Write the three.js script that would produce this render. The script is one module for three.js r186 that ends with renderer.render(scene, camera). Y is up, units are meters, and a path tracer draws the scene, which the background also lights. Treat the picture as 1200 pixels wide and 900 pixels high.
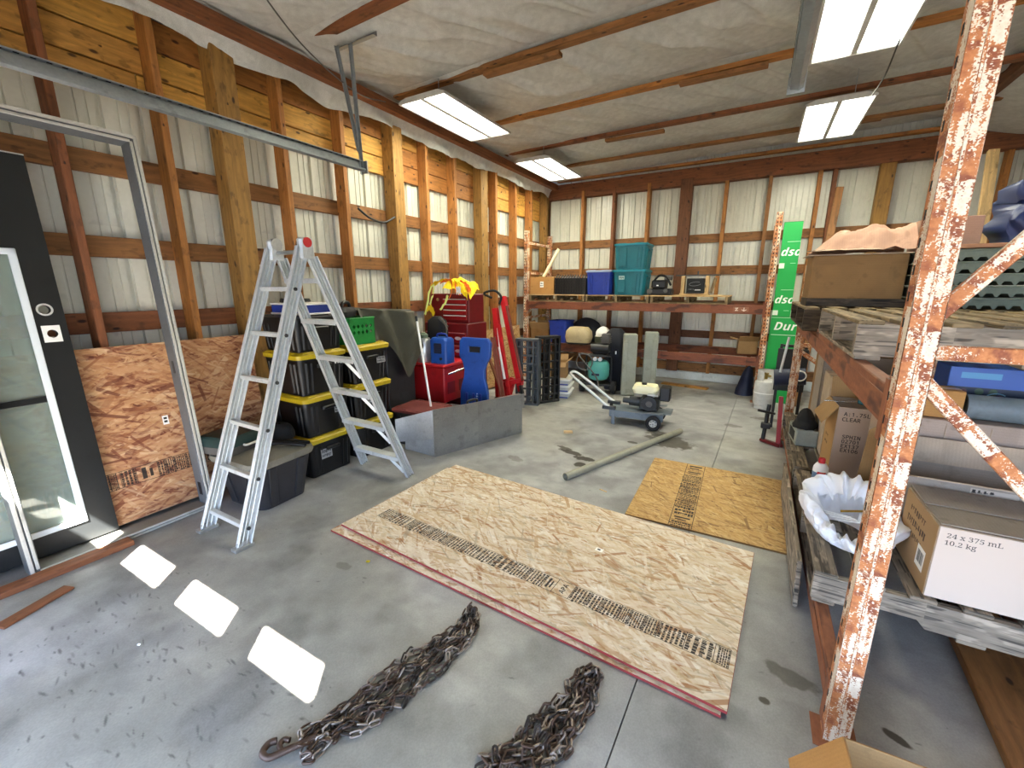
import * as THREE from 'three';
import { mergeGeometries, toCreasedNormals } from 'three/addons/utils/BufferGeometryUtils.js';
import { RectAreaLightUniformsLib } from 'three/addons/lights/RectAreaLightUniformsLib.js';

// ---------------------------------------------------------------- camera, sky, sun, exposure
const scene = new THREE.Scene();
const camera = new THREE.PerspectiveCamera(84.43, 1200 / 900, 0.05, 200);
camera.position.set(0, 1.64, 0);
{
  const pitch = Math.atan(113 / 496), yaw = THREE.MathUtils.degToRad(29.7);
  camera.lookAt(-Math.sin(yaw) * Math.cos(pitch), 1.64 - Math.sin(pitch), -Math.cos(yaw) * Math.cos(pitch));
}
const renderer = new THREE.WebGLRenderer({ antialias: true });
renderer.toneMapping = THREE.LinearToneMapping;
renderer.toneMappingExposure = 1.75;
renderer.shadowMap.enabled = true;
scene.background = new THREE.Color().setRGB(3.8, 5.1, 7.4);
const sun = new THREE.DirectionalLight(0xfff8ee, 125);
sun.position.set(0.55 * 14 - 1.5, 14, 0.66 * 14 - 3);
sun.target.position.set(-1.5, 0, -3);
sun.castShadow = true;
Object.assign(sun.shadow.camera, { left: -12, right: 12, top: 12, bottom: -12, near: 0.5, far: 40 });
sun.shadow.mapSize.set(2048, 2048);
scene.add(sun, sun.target);
RectAreaLightUniformsLib.init();
const LAMP_POWER = 15, LAMP_COLOR = new THREE.Color().setRGB(1, 0.97, 0.74);

// ---------------------------------------------------------------- helpers
const V = (x, y, z) => new THREE.Vector3(x, y, z);
function rng(seed) { let a = seed >>> 0; return () => { a = (a + 0x6D2B79F5) | 0; let t = Math.imul(a ^ (a >>> 15), 1 | a); t = (t + Math.imul(t ^ (t >>> 7), 61 | t)) ^ t; return ((t ^ (t >>> 14)) >>> 0) / 4294967296; }; }
const R = rng(7331), rr = (a, b) => a + (b - a) * R();
const taken = {};
function numbered(n) { const k = taken[n] = (taken[n] ?? -1) + 1; return k ? n + '_' + String(k).padStart(3, '0') : n; }
// flat per-face texture coordinates in metres; u runs along `grain`
function planar(g, grain = 0, off = true) {
  g = g.index ? g.toNonIndexed() : g;
  if (!g.attributes.normal) g.computeVertexNormals();
  const p = g.attributes.position, n = p.count, uv = new Float32Array(n * 2), a = V(), b = V(), c = V();
  const ou = off ? R() * 3 : 0, ov = off ? R() * 3 : 0;
  for (let i = 0; i < n; i += 3) {
    a.fromBufferAttribute(p, i); b.fromBufferAttribute(p, i + 1); c.fromBufferAttribute(p, i + 2);
    b.sub(a); c.sub(a); b.cross(c);
    const m = [Math.abs(b.x), Math.abs(b.y), Math.abs(b.z)], ax = m[0] > m[1] ? (m[0] > m[2] ? 0 : 2) : (m[1] > m[2] ? 1 : 2);
    let u = grain, v; if (ax === grain) { u = (grain + 1) % 3; v = (grain + 2) % 3; } else v = 3 - ax - grain;
    for (let k = i; k < i + 3; k++) { const q = [p.getX(k), p.getY(k), p.getZ(k)]; uv[2 * k] = q[u] + ou; uv[2 * k + 1] = q[v] + ov; }
  }
  g.setAttribute('uv', new THREE.BufferAttribute(uv, 2));
  for (const k of Object.keys(g.attributes)) if (!['position', 'normal', 'uv', 'color'].includes(k)) g.deleteAttribute(k);
  return g;
}
function fromTris(t) { const g = new THREE.BufferGeometry(); g.setAttribute('position', new THREE.Float32BufferAttribute(t, 3)); g.computeVertexNormals(); return g; }
// chamfered box from minimum to maximum, uv in metres along its longest side
function B(x0, x1, y0, y1, z0, z1, c = 0.004, grain = -1) {
  const s = [x1 - x0, y1 - y0, z1 - z0]; c = Math.min(c, ...s.map((v) => v * 0.3));
  if (grain < 0) grain = s.indexOf(Math.max(...s));
  const lo = [x0, y0, z0], hi = [x1, y1, z1], t = [];
  const P = (sg, ax) => [0, 1, 2].map((i) => { const e = sg[i] > 0 ? hi[i] : lo[i]; return i === ax || c === 0 ? e : e - sg[i] * c; });
  const quad = (a, b, d, e, out) => {
    const n = V(...b).sub(V(...a)).cross(V(...d).sub(V(...a)));
    if (n.x * out[0] + n.y * out[1] + n.z * out[2] < 0) [b, e] = [e, b];
    t.push(...a, ...b, ...d, ...a, ...d, ...e);
  };
  for (let ax = 0; ax < 3; ax++) for (const sg of [-1, 1]) {
    const [i, j] = [(ax + 1) % 3, (ax + 2) % 3], q = [[-1, -1], [1, -1], [1, 1], [-1, 1]].map(([u, v]) => { const k = [0, 0, 0]; k[ax] = sg; k[i] = u; k[j] = v; return P(k, ax); }), o = [0, 0, 0]; o[ax] = sg;
    quad(...q, o);
  }
  if (c > 0) {
    for (let ax = 0; ax < 3; ax++) for (const si of [-1, 1]) for (const sj of [-1, 1]) {
      const i = (ax + 1) % 3, j = (ax + 2) % 3, m = (w, face) => { const k = [0, 0, 0]; k[ax] = w; k[i] = si; k[j] = sj; return P(k, face); }, o = [0, 0, 0]; o[i] = si; o[j] = sj;
      quad(m(-1, i), m(1, i), m(1, j), m(-1, j), o);
    }
    for (const a of [-1, 1]) for (const b of [-1, 1]) for (const d of [-1, 1]) {
      const k = [a, b, d]; let q = [P(k, 0), P(k, 1), P(k, 2)];
      const n = V(...q[1]).sub(V(...q[0])).cross(V(...q[2]).sub(V(...q[0])));
      if (n.x * a + n.y * b + n.z * d < 0) q = [q[0], q[2], q[1]];
      t.push(...q.flat());
    }
  }
  return planar(fromTris(t), grain);
}
const C = (w, h, d, x, y, z, c, g) => B(x - w / 2, x + w / 2, y, y + h, z - d / 2, z + d / 2, c, g); // centred in plan, standing on y
function xf(g, f) { const m = new THREE.Matrix4(); f(m); return g.clone().applyMatrix4(m); }
const mv = (g, x, y, z) => g.clone().translate(x, y, z);
function turn(g, rx = 0, ry = 0, rz = 0) { return g.clone().applyMatrix4(new THREE.Matrix4().makeRotationFromEuler(new THREE.Euler(rx, ry, rz))); }
// bar of rectangular section w (across) by t (along `up`) between two points
function bar(a, b, w, t, up = V(0, 1, 0), c = 0.003) {
  const d = b.clone().sub(a), l = d.length(); d.normalize();
  const x = up.clone().cross(d); if (x.length() < 1e-3) x.set(1, 0, 0); x.normalize();
  const y = d.clone().cross(x);
  return B(-w / 2, w / 2, -t / 2, t / 2, 0, l, c, 2).applyMatrix4(new THREE.Matrix4().makeBasis(x, y, d).setPosition(a));
}
function rod(a, b, r, r2 = r, n = 12) {
  const d = b.clone().sub(a), l = d.length();
  const g = new THREE.CylinderGeometry(r2, r, l, n, 1).translate(0, l / 2, 0);
  g.applyQuaternion(new THREE.Quaternion().setFromUnitVectors(V(0, 1, 0), d.normalize()));
  return planar(g.translate(a.x, a.y, a.z), 1);
}
function tube(pts, r, seg = 40, n = 8, closed = false) { return planar(new THREE.TubeGeometry(new THREE.CatmullRomCurve3(pts, closed, 'catmullrom', 0.5), seg, r, n, closed), 0); }
function lathe(prof, n = 28, x = 0, y = 0, z = 0) { return planar(toCreasedNormals(new THREE.LatheGeometry(prof.map(([r, h]) => new THREE.Vector2(r, h)), n), 0.6).translate(x, y, z), 1); }
function shapeOf(pts) { const s = new THREE.Shape(); pts.forEach(([x, y], i) => (i ? s.lineTo(x, y) : s.moveTo(x, y))); return s; }
function extrude(pts, depth, bevel = 0, holes = []) {
  const s = Array.isArray(pts) ? shapeOf(pts) : pts; for (const h of holes) s.holes.push(Array.isArray(h) ? new THREE.Path(h.map(([x, y]) => new THREE.Vector2(x, y))) : h);
  return planar(new THREE.ExtrudeGeometry(s, { depth, bevelEnabled: bevel > 0, bevelSize: bevel, bevelThickness: bevel, bevelSegments: 2, curveSegments: 10 }), 0);
}
function rrect(w, h, r, x = 0, y = 0) {
  const s = new THREE.Shape(), a = x - w / 2, b = y - h / 2;
  s.moveTo(a + r, b); s.lineTo(a + w - r, b); s.quadraticCurveTo(a + w, b, a + w, b + r); s.lineTo(a + w, b + h - r); s.quadraticCurveTo(a + w, b + h, a + w - r, b + h);
  s.lineTo(a + r, b + h); s.quadraticCurveTo(a, b + h, a, b + h - r); s.lineTo(a, b + r); s.quadraticCurveTo(a, b, a + r, b); return s;
}
// smooth surface from a function (u, v) -> [x, y, z]
function surf(f, nu, nv, grain = 0) {
  const p = [], idx = [];
  for (let j = 0; j <= nv; j++) for (let i = 0; i <= nu; i++) p.push(...f(i / nu, j / nv));
  for (let j = 0; j < nv; j++) for (let i = 0; i < nu; i++) { const a = j * (nu + 1) + i; idx.push(a, a + 1, a + nu + 2, a, a + nu + 2, a + nu + 1); }
  const g = new THREE.BufferGeometry(); g.setAttribute('position', new THREE.Float32BufferAttribute(p, 3)); g.setIndex(idx); g.computeVertexNormals();
  return planar(g, grain);
}
function merge(gs) { gs = gs.map((g) => { g = g.index ? g.toNonIndexed() : g; for (const k of Object.keys(g.attributes)) if (!['position', 'normal', 'uv'].includes(k)) g.deleteAttribute(k); return g; }); return gs.length > 1 ? mergeGeometries(gs) : gs[0]; }
function mesh(name, geo, material, parent) {
  const m = new THREE.Mesh(Array.isArray(geo) ? merge(geo) : geo, material);
  m.name = parent ? name : numbered(name); m.castShadow = m.receiveShadow = true; (parent ?? scene).add(m); return m;
}
function thing(name, label, category, x = 0, y = 0, z = 0, ry = 0, group) {
  const o = new THREE.Group(); o.name = numbered(name); o.position.set(x, y, z); o.rotation.y = ry; o.userData = { label, category };
  if (group) o.userData.group = group; scene.add(o); return o;
}
function tag(o, label, category, group) { o.userData = { label, category }; if (group) o.userData.group = group; return o; }
function struct(name) { const o = new THREE.Group(); o.name = name; o.userData.kind = 'structure'; scene.add(o); return o; }
function dup(o, x, y, z, ry, label, group) { const c = o.clone(); c.name = numbered(o.name.replace(/_\d{3}$/, '')); c.position.set(x, y, z); c.rotation.y = ry; c.userData = { ...o.userData }; if (label) c.userData.label = label; if (group) c.userData.group = group; scene.add(c); return c; }

// ---------------------------------------------------------------- noise and textures
const PERM = (() => { const r = rng(99), a = new Float32Array(65536); for (let i = 0; i < 65536; i++) a[i] = r(); return a; })();
function vn(x, y, per = 256) {
  const xi = Math.floor(x), yi = Math.floor(y), fx = x - xi, fy = y - yi, w = (i, j) => PERM[((((i % per) + per) % per) + (((j % per) + per) % per) * 256) & 65535];
  const u = fx * fx * (3 - 2 * fx), v = fy * fy * (3 - 2 * fy), a = w(xi, yi), b = w(xi + 1, yi), c = w(xi, yi + 1), d = w(xi + 1, yi + 1);
  return a + (b - a) * u + (c - a) * v + (a - b - c + d) * u * v;
}
function fbm(x, y, o = 4, per = 256) { let s = 0, a = 0.5; for (let i = 0; i < o; i++) { s += a * vn(x, y, per); x *= 2; y *= 2; per = Math.min(256, per * 2); a *= 0.5; } return s / (1 - a * 2 + a) * 1; }
function dataTex(w, h, f, sx = 1, sy = 1, srgb = true) {
  const d = new Uint8Array(w * h * 4);
  for (let j = 0; j < h; j++) for (let i = 0; i < w; i++) { const c = f(i, j), k = (j * w + i) * 4; d[k] = c[0]; d[k + 1] = c[1]; d[k + 2] = c[2]; d[k + 3] = c[3] ?? 255; }
  return finish(new THREE.DataTexture(d, w, h), sx, sy, srgb);
}
function finish(t, sx, sy, srgb = true) { if (srgb) t.colorSpace = THREE.SRGBColorSpace; t.wrapS = t.wrapT = THREE.RepeatWrapping; t.magFilter = THREE.LinearFilter; t.minFilter = THREE.LinearMipmapLinearFilter; t.generateMipmaps = true; t.repeat.set(1 / sx, 1 / sy); t.needsUpdate = true; return t; }
function canvasTex(w, h, draw, sx = 1, sy = 1) { const c = document.createElement('canvas'); c.width = w; c.height = h; draw(c.getContext('2d'), w, h); return finish(new THREE.CanvasTexture(c), sx, sy); }
const cl = (v) => Math.max(0, Math.min(255, v)) | 0, mix = (a, b, t) => a + (b - a) * t, sm = (a, b, x) => { x = Math.max(0, Math.min(1, (x - a) / (b - a))); return x * x * (3 - 2 * x); };

// sawn lumber: grain along u, 1.6 m by 0.4 m
const knots = Array.from({ length: 9 }, () => [R() * 1024, R() * 256, rr(6, 13)]);
const woodTex = dataTex(1024, 256, (i, j) => {
  let bend = 0, kn = 0;
  for (const [kx, ky, kr] of knots) { const dx = (i - kx) / 2.2, dy = j - ky, d = Math.hypot(dx, dy); bend += Math.exp(-(d * d) / (kr * kr * 5)) * kr * 1.3 * Math.sign(dy || 1); kn = Math.max(kn, 1 - d / (kr * 0.75)); }
  const y = j + bend, g = fbm(i / 128, y / 8, 3, 8 * 4), fine = vn(i / 16, y / 1.6, 256), ring = 0.5 + 0.5 * Math.sin(y / 5.5 + 9 * vn(i / 256, y / 40, 4)), blot = fbm(i / 90 + 40, j / 60, 3, 64);
  let v = 0.70 + 0.14 * g + 0.07 * fine + 0.08 * ring + 0.16 * (blot - 0.5);
  const dirt = sm(0.6, 0.78, fbm(i / 40 + 9, j / 22 + 70, 4)) * 0.16; v -= dirt;
  kn = sm(0, 0.6, kn); v *= 1 - 0.55 * kn;
  const q = 255 * v; return [cl(q * 1.05), cl(q * (1.0 - kn * 0.08)), cl(q * (0.93 - kn * 0.1 + 0.05 * (1 - g)))];
}, 1.6, 0.4);
// weathered grey-brown timber, strong checks
const greyWoodTex = dataTex(512, 256, (i, j) => {
  const g = fbm(i / 64, j / 6, 4, 64), crack = sm(0.66, 0.76, vn(i / 60, j / 3.2)), st = fbm(i / 50 + 20, j / 40, 4), pale = sm(0.5, 0.7, fbm(i / 30 + 70, j / 12 + 5, 3));
  const v = 108 + 62 * g - 50 * crack - 34 * (st - 0.4) + 34 * pale; return [cl(v * 1.04), cl(v * 0.98), cl(v * 0.9)];
}, 1.1, 0.5);
const speckTex = dataTex(256, 256, (i, j) => { const v = 205 + 34 * (fbm(i / 24, j / 24, 4, 256) - 0.5) + 26 * (R() - 0.5); return [cl(v), cl(v), cl(v)]; }, 0.5, 0.5);
const scuffTex = dataTex(512, 512, (i, j) => { const v = 226 + 34 * (fbm(i / 90, j / 90, 4) - 0.5) + 12 * (vn(i / 4, j / 4) - 0.5) - 22 * sm(0.6, 0.8, fbm(i / 34 + 31, j / 34, 4)); return [cl(v), cl(v), cl(v * 0.99)]; }, 1.1, 1.1);
const sheetTex = dataTex(512, 256, (i, j) => { const v = 236 + 14 * (fbm(i / 60, j / 60, 3) - 0.5) + 5 * (vn(i / 6, j / 6) - 0.5) - 14 * sm(0.62, 0.8, fbm(i / 40 + 31, j / 30, 4)); return [cl(v), cl(v), cl(v * 0.975)]; }, 1.6, 0.8);
const cardTex = dataTex(256, 256, (i, j) => { const v = 214 + 22 * (fbm(i / 60, j / 60, 3) - 0.5) + 2.5 * Math.sin(i * 0.78) + 14 * (R() - 0.5) - 18 * sm(0.6, 0.75, fbm(i / 30 + 9, j / 30, 3)); return [cl(v), cl(v), cl(v)]; }, 0.45, 0.45);
// flaking white paint over orange rust
const rustTex = dataTex(512, 1024, (i, j) => {
  const big = fbm(i / 150 + 7, j / 80, 4), streak = fbm(i / 90 + 50, j / 16, 3), fine = 0.6 * vn(i / 3.2, j / 3.8) + 0.4 * vn(i / 7 + 30, j / 8), f = fbm(i / 9 + 13, j / 11, 3), d = sm(0.45, 0.7, fbm(i / 34 + 80, j / 70, 4));
  const t = sm(-0.07, 0.09, fine - (0.56 + 2.5 * (0.6 * big + 0.4 * streak - 0.47)));
  const rust = [mix(188, 140, d) + 44 * (f - 0.5), mix(120, 80, d) + 44 * (f - 0.5), mix(72, 52, d) + 30 * (f - 0.5)], w = [236 - 22 * f, 226 - 34 * f, 208 - 46 * f];
  return [cl(mix(rust[0], w[0], t)), cl(mix(rust[1], w[1], t)), cl(mix(rust[2], w[2], t))];
}, 0.4, 0.8);
const beamTex = dataTex(512, 256, (i, j) => { const n = fbm(i / 60, j / 14, 4), f = fbm(i / 8, j / 8, 3), d = sm(0.5, 0.7, fbm(i / 90 + 9, j / 50, 4)); return [cl(mix(172, 112, d) + 50 * (n - 0.5) + 30 * (f - 0.5)), cl(mix(112, 72, d) + 40 * (n - 0.5) + 24 * (f - 0.5)), cl(mix(78, 54, d) + 24 * (n - 0.5) + 16 * (f - 0.5))]; }, 1.2, 0.4);

const M = {};
function mk(name, color, rough = 0.7, o = {}) { const m = new THREE.MeshPhysicalMaterial({ color: new THREE.Color(color), roughness: rough, side: THREE.DoubleSide, ...o }); m.name = name; return (M[name] = m); }
mk('lumber', '#dca956', 0.68, { map: woodTex }); mk('lumberOrange', '#b98040', 0.68, { map: woodTex }); mk('lumberYellow', '#ebba5c', 0.68, { map: woodTex });
mk('lumberBrown', '#9a6e40', 0.72, { map: woodTex }); mk('lumberDark', '#7a5238', 0.75, { map: woodTex }); mk('lumberRed', '#8e5a38', 0.72, { map: woodTex }); mk('lumberOlive', '#a98444', 0.72, { map: woodTex });
mk('lumberPale', '#e3c893', 0.7, { map: woodTex }); mk('greyWood', '#d8cfc0', 0.85, { map: greyWoodTex }); mk('greyWoodPale', '#fdf6ea', 0.8, { map: greyWoodTex }); mk('greyWoodDark', '#85796a', 0.88, { map: greyWoodTex }); mk('palletWood', '#d9c49a', 0.82, { map: greyWoodTex });
mk('sheetMetal', '#e6e5dc', 0.28, { map: sheetTex }); mk('galv', '#b4bcc2', 0.42, { metalness: 0.75, map: scuffTex }); mk('alu', '#d5d8da', 0.36, { metalness: 0.8, map: scuffTex }); mk('aluPlain', '#e3e7ea', 0.38, { metalness: 0.3, map: scuffTex });
mk('steelDark', '#54575a', 0.5, { metalness: 0.7, map: scuffTex }); mk('rust', '#ffffff', 0.78, { map: rustTex }); mk('beamRust', '#d9cfc8', 0.66, { map: beamTex }); mk('beamOrange', '#b59c90', 0.62, { map: beamTex });
mk('black', '#17181b', 0.45, { map: scuffTex }); mk('blackMatt', '#131416', 0.85); mk('rubber', '#1d1d1e', 0.9); mk('white', '#f0efea', 0.5, { map: speckTex }); mk('whitePlain', '#f4f4f1', 0.5);
mk('card', '#c39a66', 0.85, { map: cardTex }); mk('cardPale', '#d6bfa4', 0.85, { map: cardTex }); mk('cardBrown', '#a47c4a', 0.85, { map: cardTex }); mk('cardOrange', '#d59c58', 0.85, { map: cardTex }); mk('cardGrey', '#b9ab9c', 0.85, { map: cardTex }); mk('cardInside', '#8d6c46', 0.9, { map: cardTex });
mk('red', '#b3161c', 0.38, { map: scuffTex }); mk('redDark', '#7d1218', 0.42, { map: scuffTex }); mk('redBright', '#d9222a', 0.4, { map: scuffTex }); mk('redBrown', '#8e4a3c', 0.7, { map: speckTex });
mk('blue', '#1d57b8', 0.42, { map: scuffTex }); mk('blueDeep', '#2440a8', 0.45, { map: scuffTex }); mk('teal', '#14707e', 0.42, { map: scuffTex }); mk('tealPale', '#58b0a6', 0.45, { map: scuffTex }); mk('navy', '#141c38', 0.6);
mk('yellow', '#f2d324', 0.42, { map: speckTex }); mk('green', '#12a548', 0.5, { map: speckTex }); mk('concreteGrey', '#a3a79c', 0.85, { map: scuffTex }); mk('greyPlastic', '#6d6a66', 0.6, { map: speckTex }); mk('charcoal', '#3a3a3e', 0.55, { map: scuffTex });
mk('engineCream', '#e4dfb8', 0.4); mk('chrome', '#d8dadc', 0.2, { metalness: 1 });
// ---------------------------------------------------------------- floor
const ceilY = (x) => 3.6 + 0.03 * (x + 3.5);
{
  const x0 = -4.1, x1 = 3.7, z0 = -8.4, z1 = 0.6, W = x1 - x0, D = z1 - z0, TW = 2048, TH = 2048;
  const blobs = []; // oil spills: world position, half-axes, turn, strength, colour tone
  const oil = [[-1.47, -3.82, 0.17, 0.045, 0.25, 1], [-1.30, -3.74, 0.12, 0.06, 0.1, 1], [-1.58, -3.9, 0.1, 0.03, 0.3, 0.7], [-1.30, -3.585, 0.06, 0.055, 0, 1], [-0.68, -4.66, 0.27, 0.2, 0.5, 0.62], [-0.84, -4.86, 0.16, 0.1, 0.4, 0.5], [-1.02, -4.42, 0.05, 0.03, 0, 0.8], [-0.1, -5.6, 0.1, 0.06, 0, 0.35], [0.30, -1.90, 0.1, 0.05, 0.3, 0.4], [0.62, -1.80, 0.05, 0.018, 0.5, 0.9], [0.2, -1.72, 0.025, 0.018, 0, 0.9], [-1.15, -5.2, 0.3, 0.12, 0, 0.28], [0.3, -6.1, 0.2, 0.08, 0, 0.4], [-1.9, -3.4, 0.12, 0.05, 0.4, 0.25], [-2.0, -1.45, 0.05, 0.03, 0, 0.2]];
  const scr = Array.from({ length: 260 }, () => [rr(-2.9, -1.2), rr(-0.95, -0.1), rr(0.006, 0.035), rr(0.0025, 0.007), rr(-0.3, 0.5), rr(0.25, 0.75)]);
  for (let i = 0; i < 220; i++) scr.push([rr(-3.2, 1.2), rr(-4.5, -0.5), rr(0.004, 0.02), rr(0.002, 0.006), rr(-1, 1), rr(0.15, 0.6)]);
  const grid = new Map(), key = (x, z) => Math.floor(x * 5) + ',' + Math.floor(z * 5);
  for (const s of scr) for (const dx of [-0.1, 0, 0.1]) for (const dz of [-0.1, 0, 0.1]) { const k = key(s[0] + dx, s[1] + dz); if (!grid.has(k)) grid.set(k, new Set()); grid.get(k).add(s); }
  const dataAt = (i, j) => {
    const x = x0 + (i + 0.5) / TW * W, z = z0 + (j + 0.5) / TH * D;
    let v = 0.595 + 0.16 * (fbm(x * 1.3 + 20, z * 1.3 + 40, 5) - 0.5) + 0.13 * (fbm(x * 9 + 3, z * 9, 4) - 0.5) + 0.05 * (PERM[(i * 7 + j * 613) & 65535] - 0.5);
    v -= 0.08 * sm(0.52, 0.72, fbm(x * 3 + 70, z * 3 + 11, 4)); v += 0.05 * sm(0.55, 0.75, fbm(x * 2.2 + 5, z * 6 + 33, 4));
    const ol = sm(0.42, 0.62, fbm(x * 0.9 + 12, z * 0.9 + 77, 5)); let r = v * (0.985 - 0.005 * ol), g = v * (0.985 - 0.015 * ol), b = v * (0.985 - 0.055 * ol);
    for (const [ox, oz, a, c, t, k] of oil) {
      const dx = x - ox, dz = z - oz; if (Math.abs(dx) > 0.5 || Math.abs(dz) > 0.5) continue;
      const u = (dx * Math.cos(t) + dz * Math.sin(t)) / a, w = (-dx * Math.sin(t) + dz * Math.cos(t)) / c, d = Math.hypot(u, w) + 0.9 * (fbm(x * 22 + 9, z * 22, 4) - 0.5);
      const m = k * (1 - sm(0.78, 1.05, d)); r *= 1 - 0.72 * m; g *= 1 - 0.76 * m; b *= 1 - 0.82 * m;
    }
    const s = grid.get(key(x, z));
    if (s) for (const [ox, oz, a, c, t, k] of s) { const dx = x - ox, dz = z - oz, u = (dx * Math.cos(t) + dz * Math.sin(t)) / a, w = (-dx * Math.sin(t) + dz * Math.cos(t)) / c, d = u * u + w * w; if (d < 1) { const m = k * 0.55 * (1 - d); r *= 1 - m; g *= 1 - m; b *= 1 - m; } }
    return [cl(255 * r), cl(255 * g), cl(255 * b)];
  };
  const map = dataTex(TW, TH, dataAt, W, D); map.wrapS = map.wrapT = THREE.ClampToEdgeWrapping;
  const roughMap = dataTex(512, 512, (i, j) => { const v = 255 * (0.46 + 0.3 * (fbm(i / 60, j / 60, 4) - 0.5) + 0.12 * fbm(i / 9, j / 9, 2)); return [cl(v), cl(v), cl(v)]; }, W / 3, D / 3, false);
  roughMap.repeat.set(3 / W, 3 / D);
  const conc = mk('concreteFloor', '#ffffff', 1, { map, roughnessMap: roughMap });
  const floor = struct('floor');
  const slab = (pts) => {
    const g = new THREE.ExtrudeGeometry(shapeOf(pts.map(([x, z]) => [x, -z])), { depth: 0.1, bevelEnabled: false }).toNonIndexed(); g.rotateX(-Math.PI / 2).translate(0, -0.1, 0);
    const p = g.attributes.position, uv = g.attributes.uv; for (let i = 0; i < p.count; i++) uv.setXY(i, p.getX(i) - x0, p.getZ(i) - z0);
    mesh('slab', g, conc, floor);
  };
  const jx = (z) => -0.285 + (-1.1 - z) * 0.0285, h = 0.0027, zc = -5.35;
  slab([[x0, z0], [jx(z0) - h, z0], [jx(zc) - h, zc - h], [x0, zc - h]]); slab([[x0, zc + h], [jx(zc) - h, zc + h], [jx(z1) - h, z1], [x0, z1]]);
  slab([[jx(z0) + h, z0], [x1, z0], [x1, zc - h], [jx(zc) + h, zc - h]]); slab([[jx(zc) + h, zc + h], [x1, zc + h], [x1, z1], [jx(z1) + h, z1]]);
  mesh('sub_base', B(x0, x1, -0.22, -0.1, z0, z1, 0), M.steelDark, floor);
}
// ---------------------------------------------------------------- ribbed wall cladding
function cladding(parent, length, height, place, count = Math.ceil(length / 0.914)) {
  const w = length / count, prof = [], pitch = w / 4;
  for (let k = 0; k < 4; k++) { const o = k * pitch, m = pitch; prof.push([o, 0], [o + m * 0.27, 0], [o + m * 0.285, 0.009], [o + m * 0.325, 0.009], [o + m * 0.34, 0], [o + m * 0.53, 0], [o + m * 0.545, 0.009], [o + m * 0.585, 0.009], [o + m * 0.6, 0], [o + m * 0.76, 0], [o + m * 0.775, 0.034], [o + m * 0.925, 0.034], [o + m * 0.94, 0]); }
  prof.push([w, 0]);
  const t = []; for (let i = 0; i + 1 < prof.length; i++) { const [a, p] = prof[i], [b, q] = prof[i + 1]; t.push(a, 0, -p, b, 0, -q, b, height, -q, a, 0, -p, b, height, -q, a, height, -p); }
  for (let k = 0; k < count; k++) { const m = mesh('metal_sheet', planar(fromTris(t), 1), M.sheetMetal, parent); place(m, k * w); }
}
const LX = -4.0, BZ = -8.3; // inner faces of the cladding
{
  const w = struct('wall_left');
  cladding(w, 9.0, 3.75, (m, s) => { m.position.set(LX, 0, 0.6 - s); m.rotation.y = Math.PI / 2; });
  mesh('weather_barrier', B(LX - 0.1, LX - 0.035, 0, 3.9, -8.4, 0.65, 0), M.steelDark, w);
  const girt = (y0, y1, m = M.lumberBrown) => mesh('girt', B(LX, LX + 0.04, y0, y1, BZ, 0.5, 0.003), m, w);
  girt(0.12, 0.26, M.lumberDark); girt(0.72, 0.86, M.lumberDark); girt(1.33, 1.47, M.lumberRed); girt(1.845, 1.985); girt(2.39, 2.53);
  for (const [a, b] of [[2.915, 3.1], [3.105, 3.29], [3.295, 3.5]]) { // header boards, butt jointed
    const cuts = [0.5, -1.62 - R() * 0.2, -3.95, -5.8, -7.2, BZ];
    for (let k = 0; k + 1 < cuts.length; k++) mesh('header_board', B(LX, LX + 0.04, a + rr(0, 0.004), b - rr(0.002, 0.006), cuts[k + 1] + 0.003, cuts[k] - 0.003, 0.003), [M.lumber, M.lumberYellow, M.lumberOrange][(k + (a > 3.2 ? 1 : 0)) % 3], w);
  }
  const stud = (name, z, t, m, d = 0.14, top = 3.5) => mesh(name, B(LX + 0.04, LX + 0.04 + d, 0, top, z - t / 2, z + t / 2, 0.004), m, w);
  stud('stud', 0.1, 0.042, M.lumberOrange); stud('stud', -0.5, 0.042, M.lumberRed);
  stud('stud', -1.115, 0.045, M.lumberRed); stud('stud', -1.69, 0.05, M.lumberOrange); stud('post', -2.14, 0.17, M.lumberOlive, 0.17); stud('stud', -2.61, 0.05, M.lumberOrange); stud('stud', -3.25, 0.05, M.lumberOrange);
  stud('post', -3.99, 0.16, M.lumberOlive, 0.17); stud('stud', -4.53, 0.05, M.lumberOrange); stud('stud', -5.12, 0.05, M.lumberOrange); stud('post', -5.83, 0.18, M.lumberOlive, 0.15); stud('stud', -6.2, 0.06, M.lumberOrange); stud('stud', -6.85, 0.05, M.lumberOrange); stud('stud', -7.45, 0.06, M.lumberOrange); stud('post', -8.12, 0.16, M.lumberOlive, 0.15);
  mesh('top_plate', B(LX + 0.04, LX + 0.2, 3.5, 3.62, BZ, 0.5, 0.003), M.lumberDark, w);
}
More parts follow.
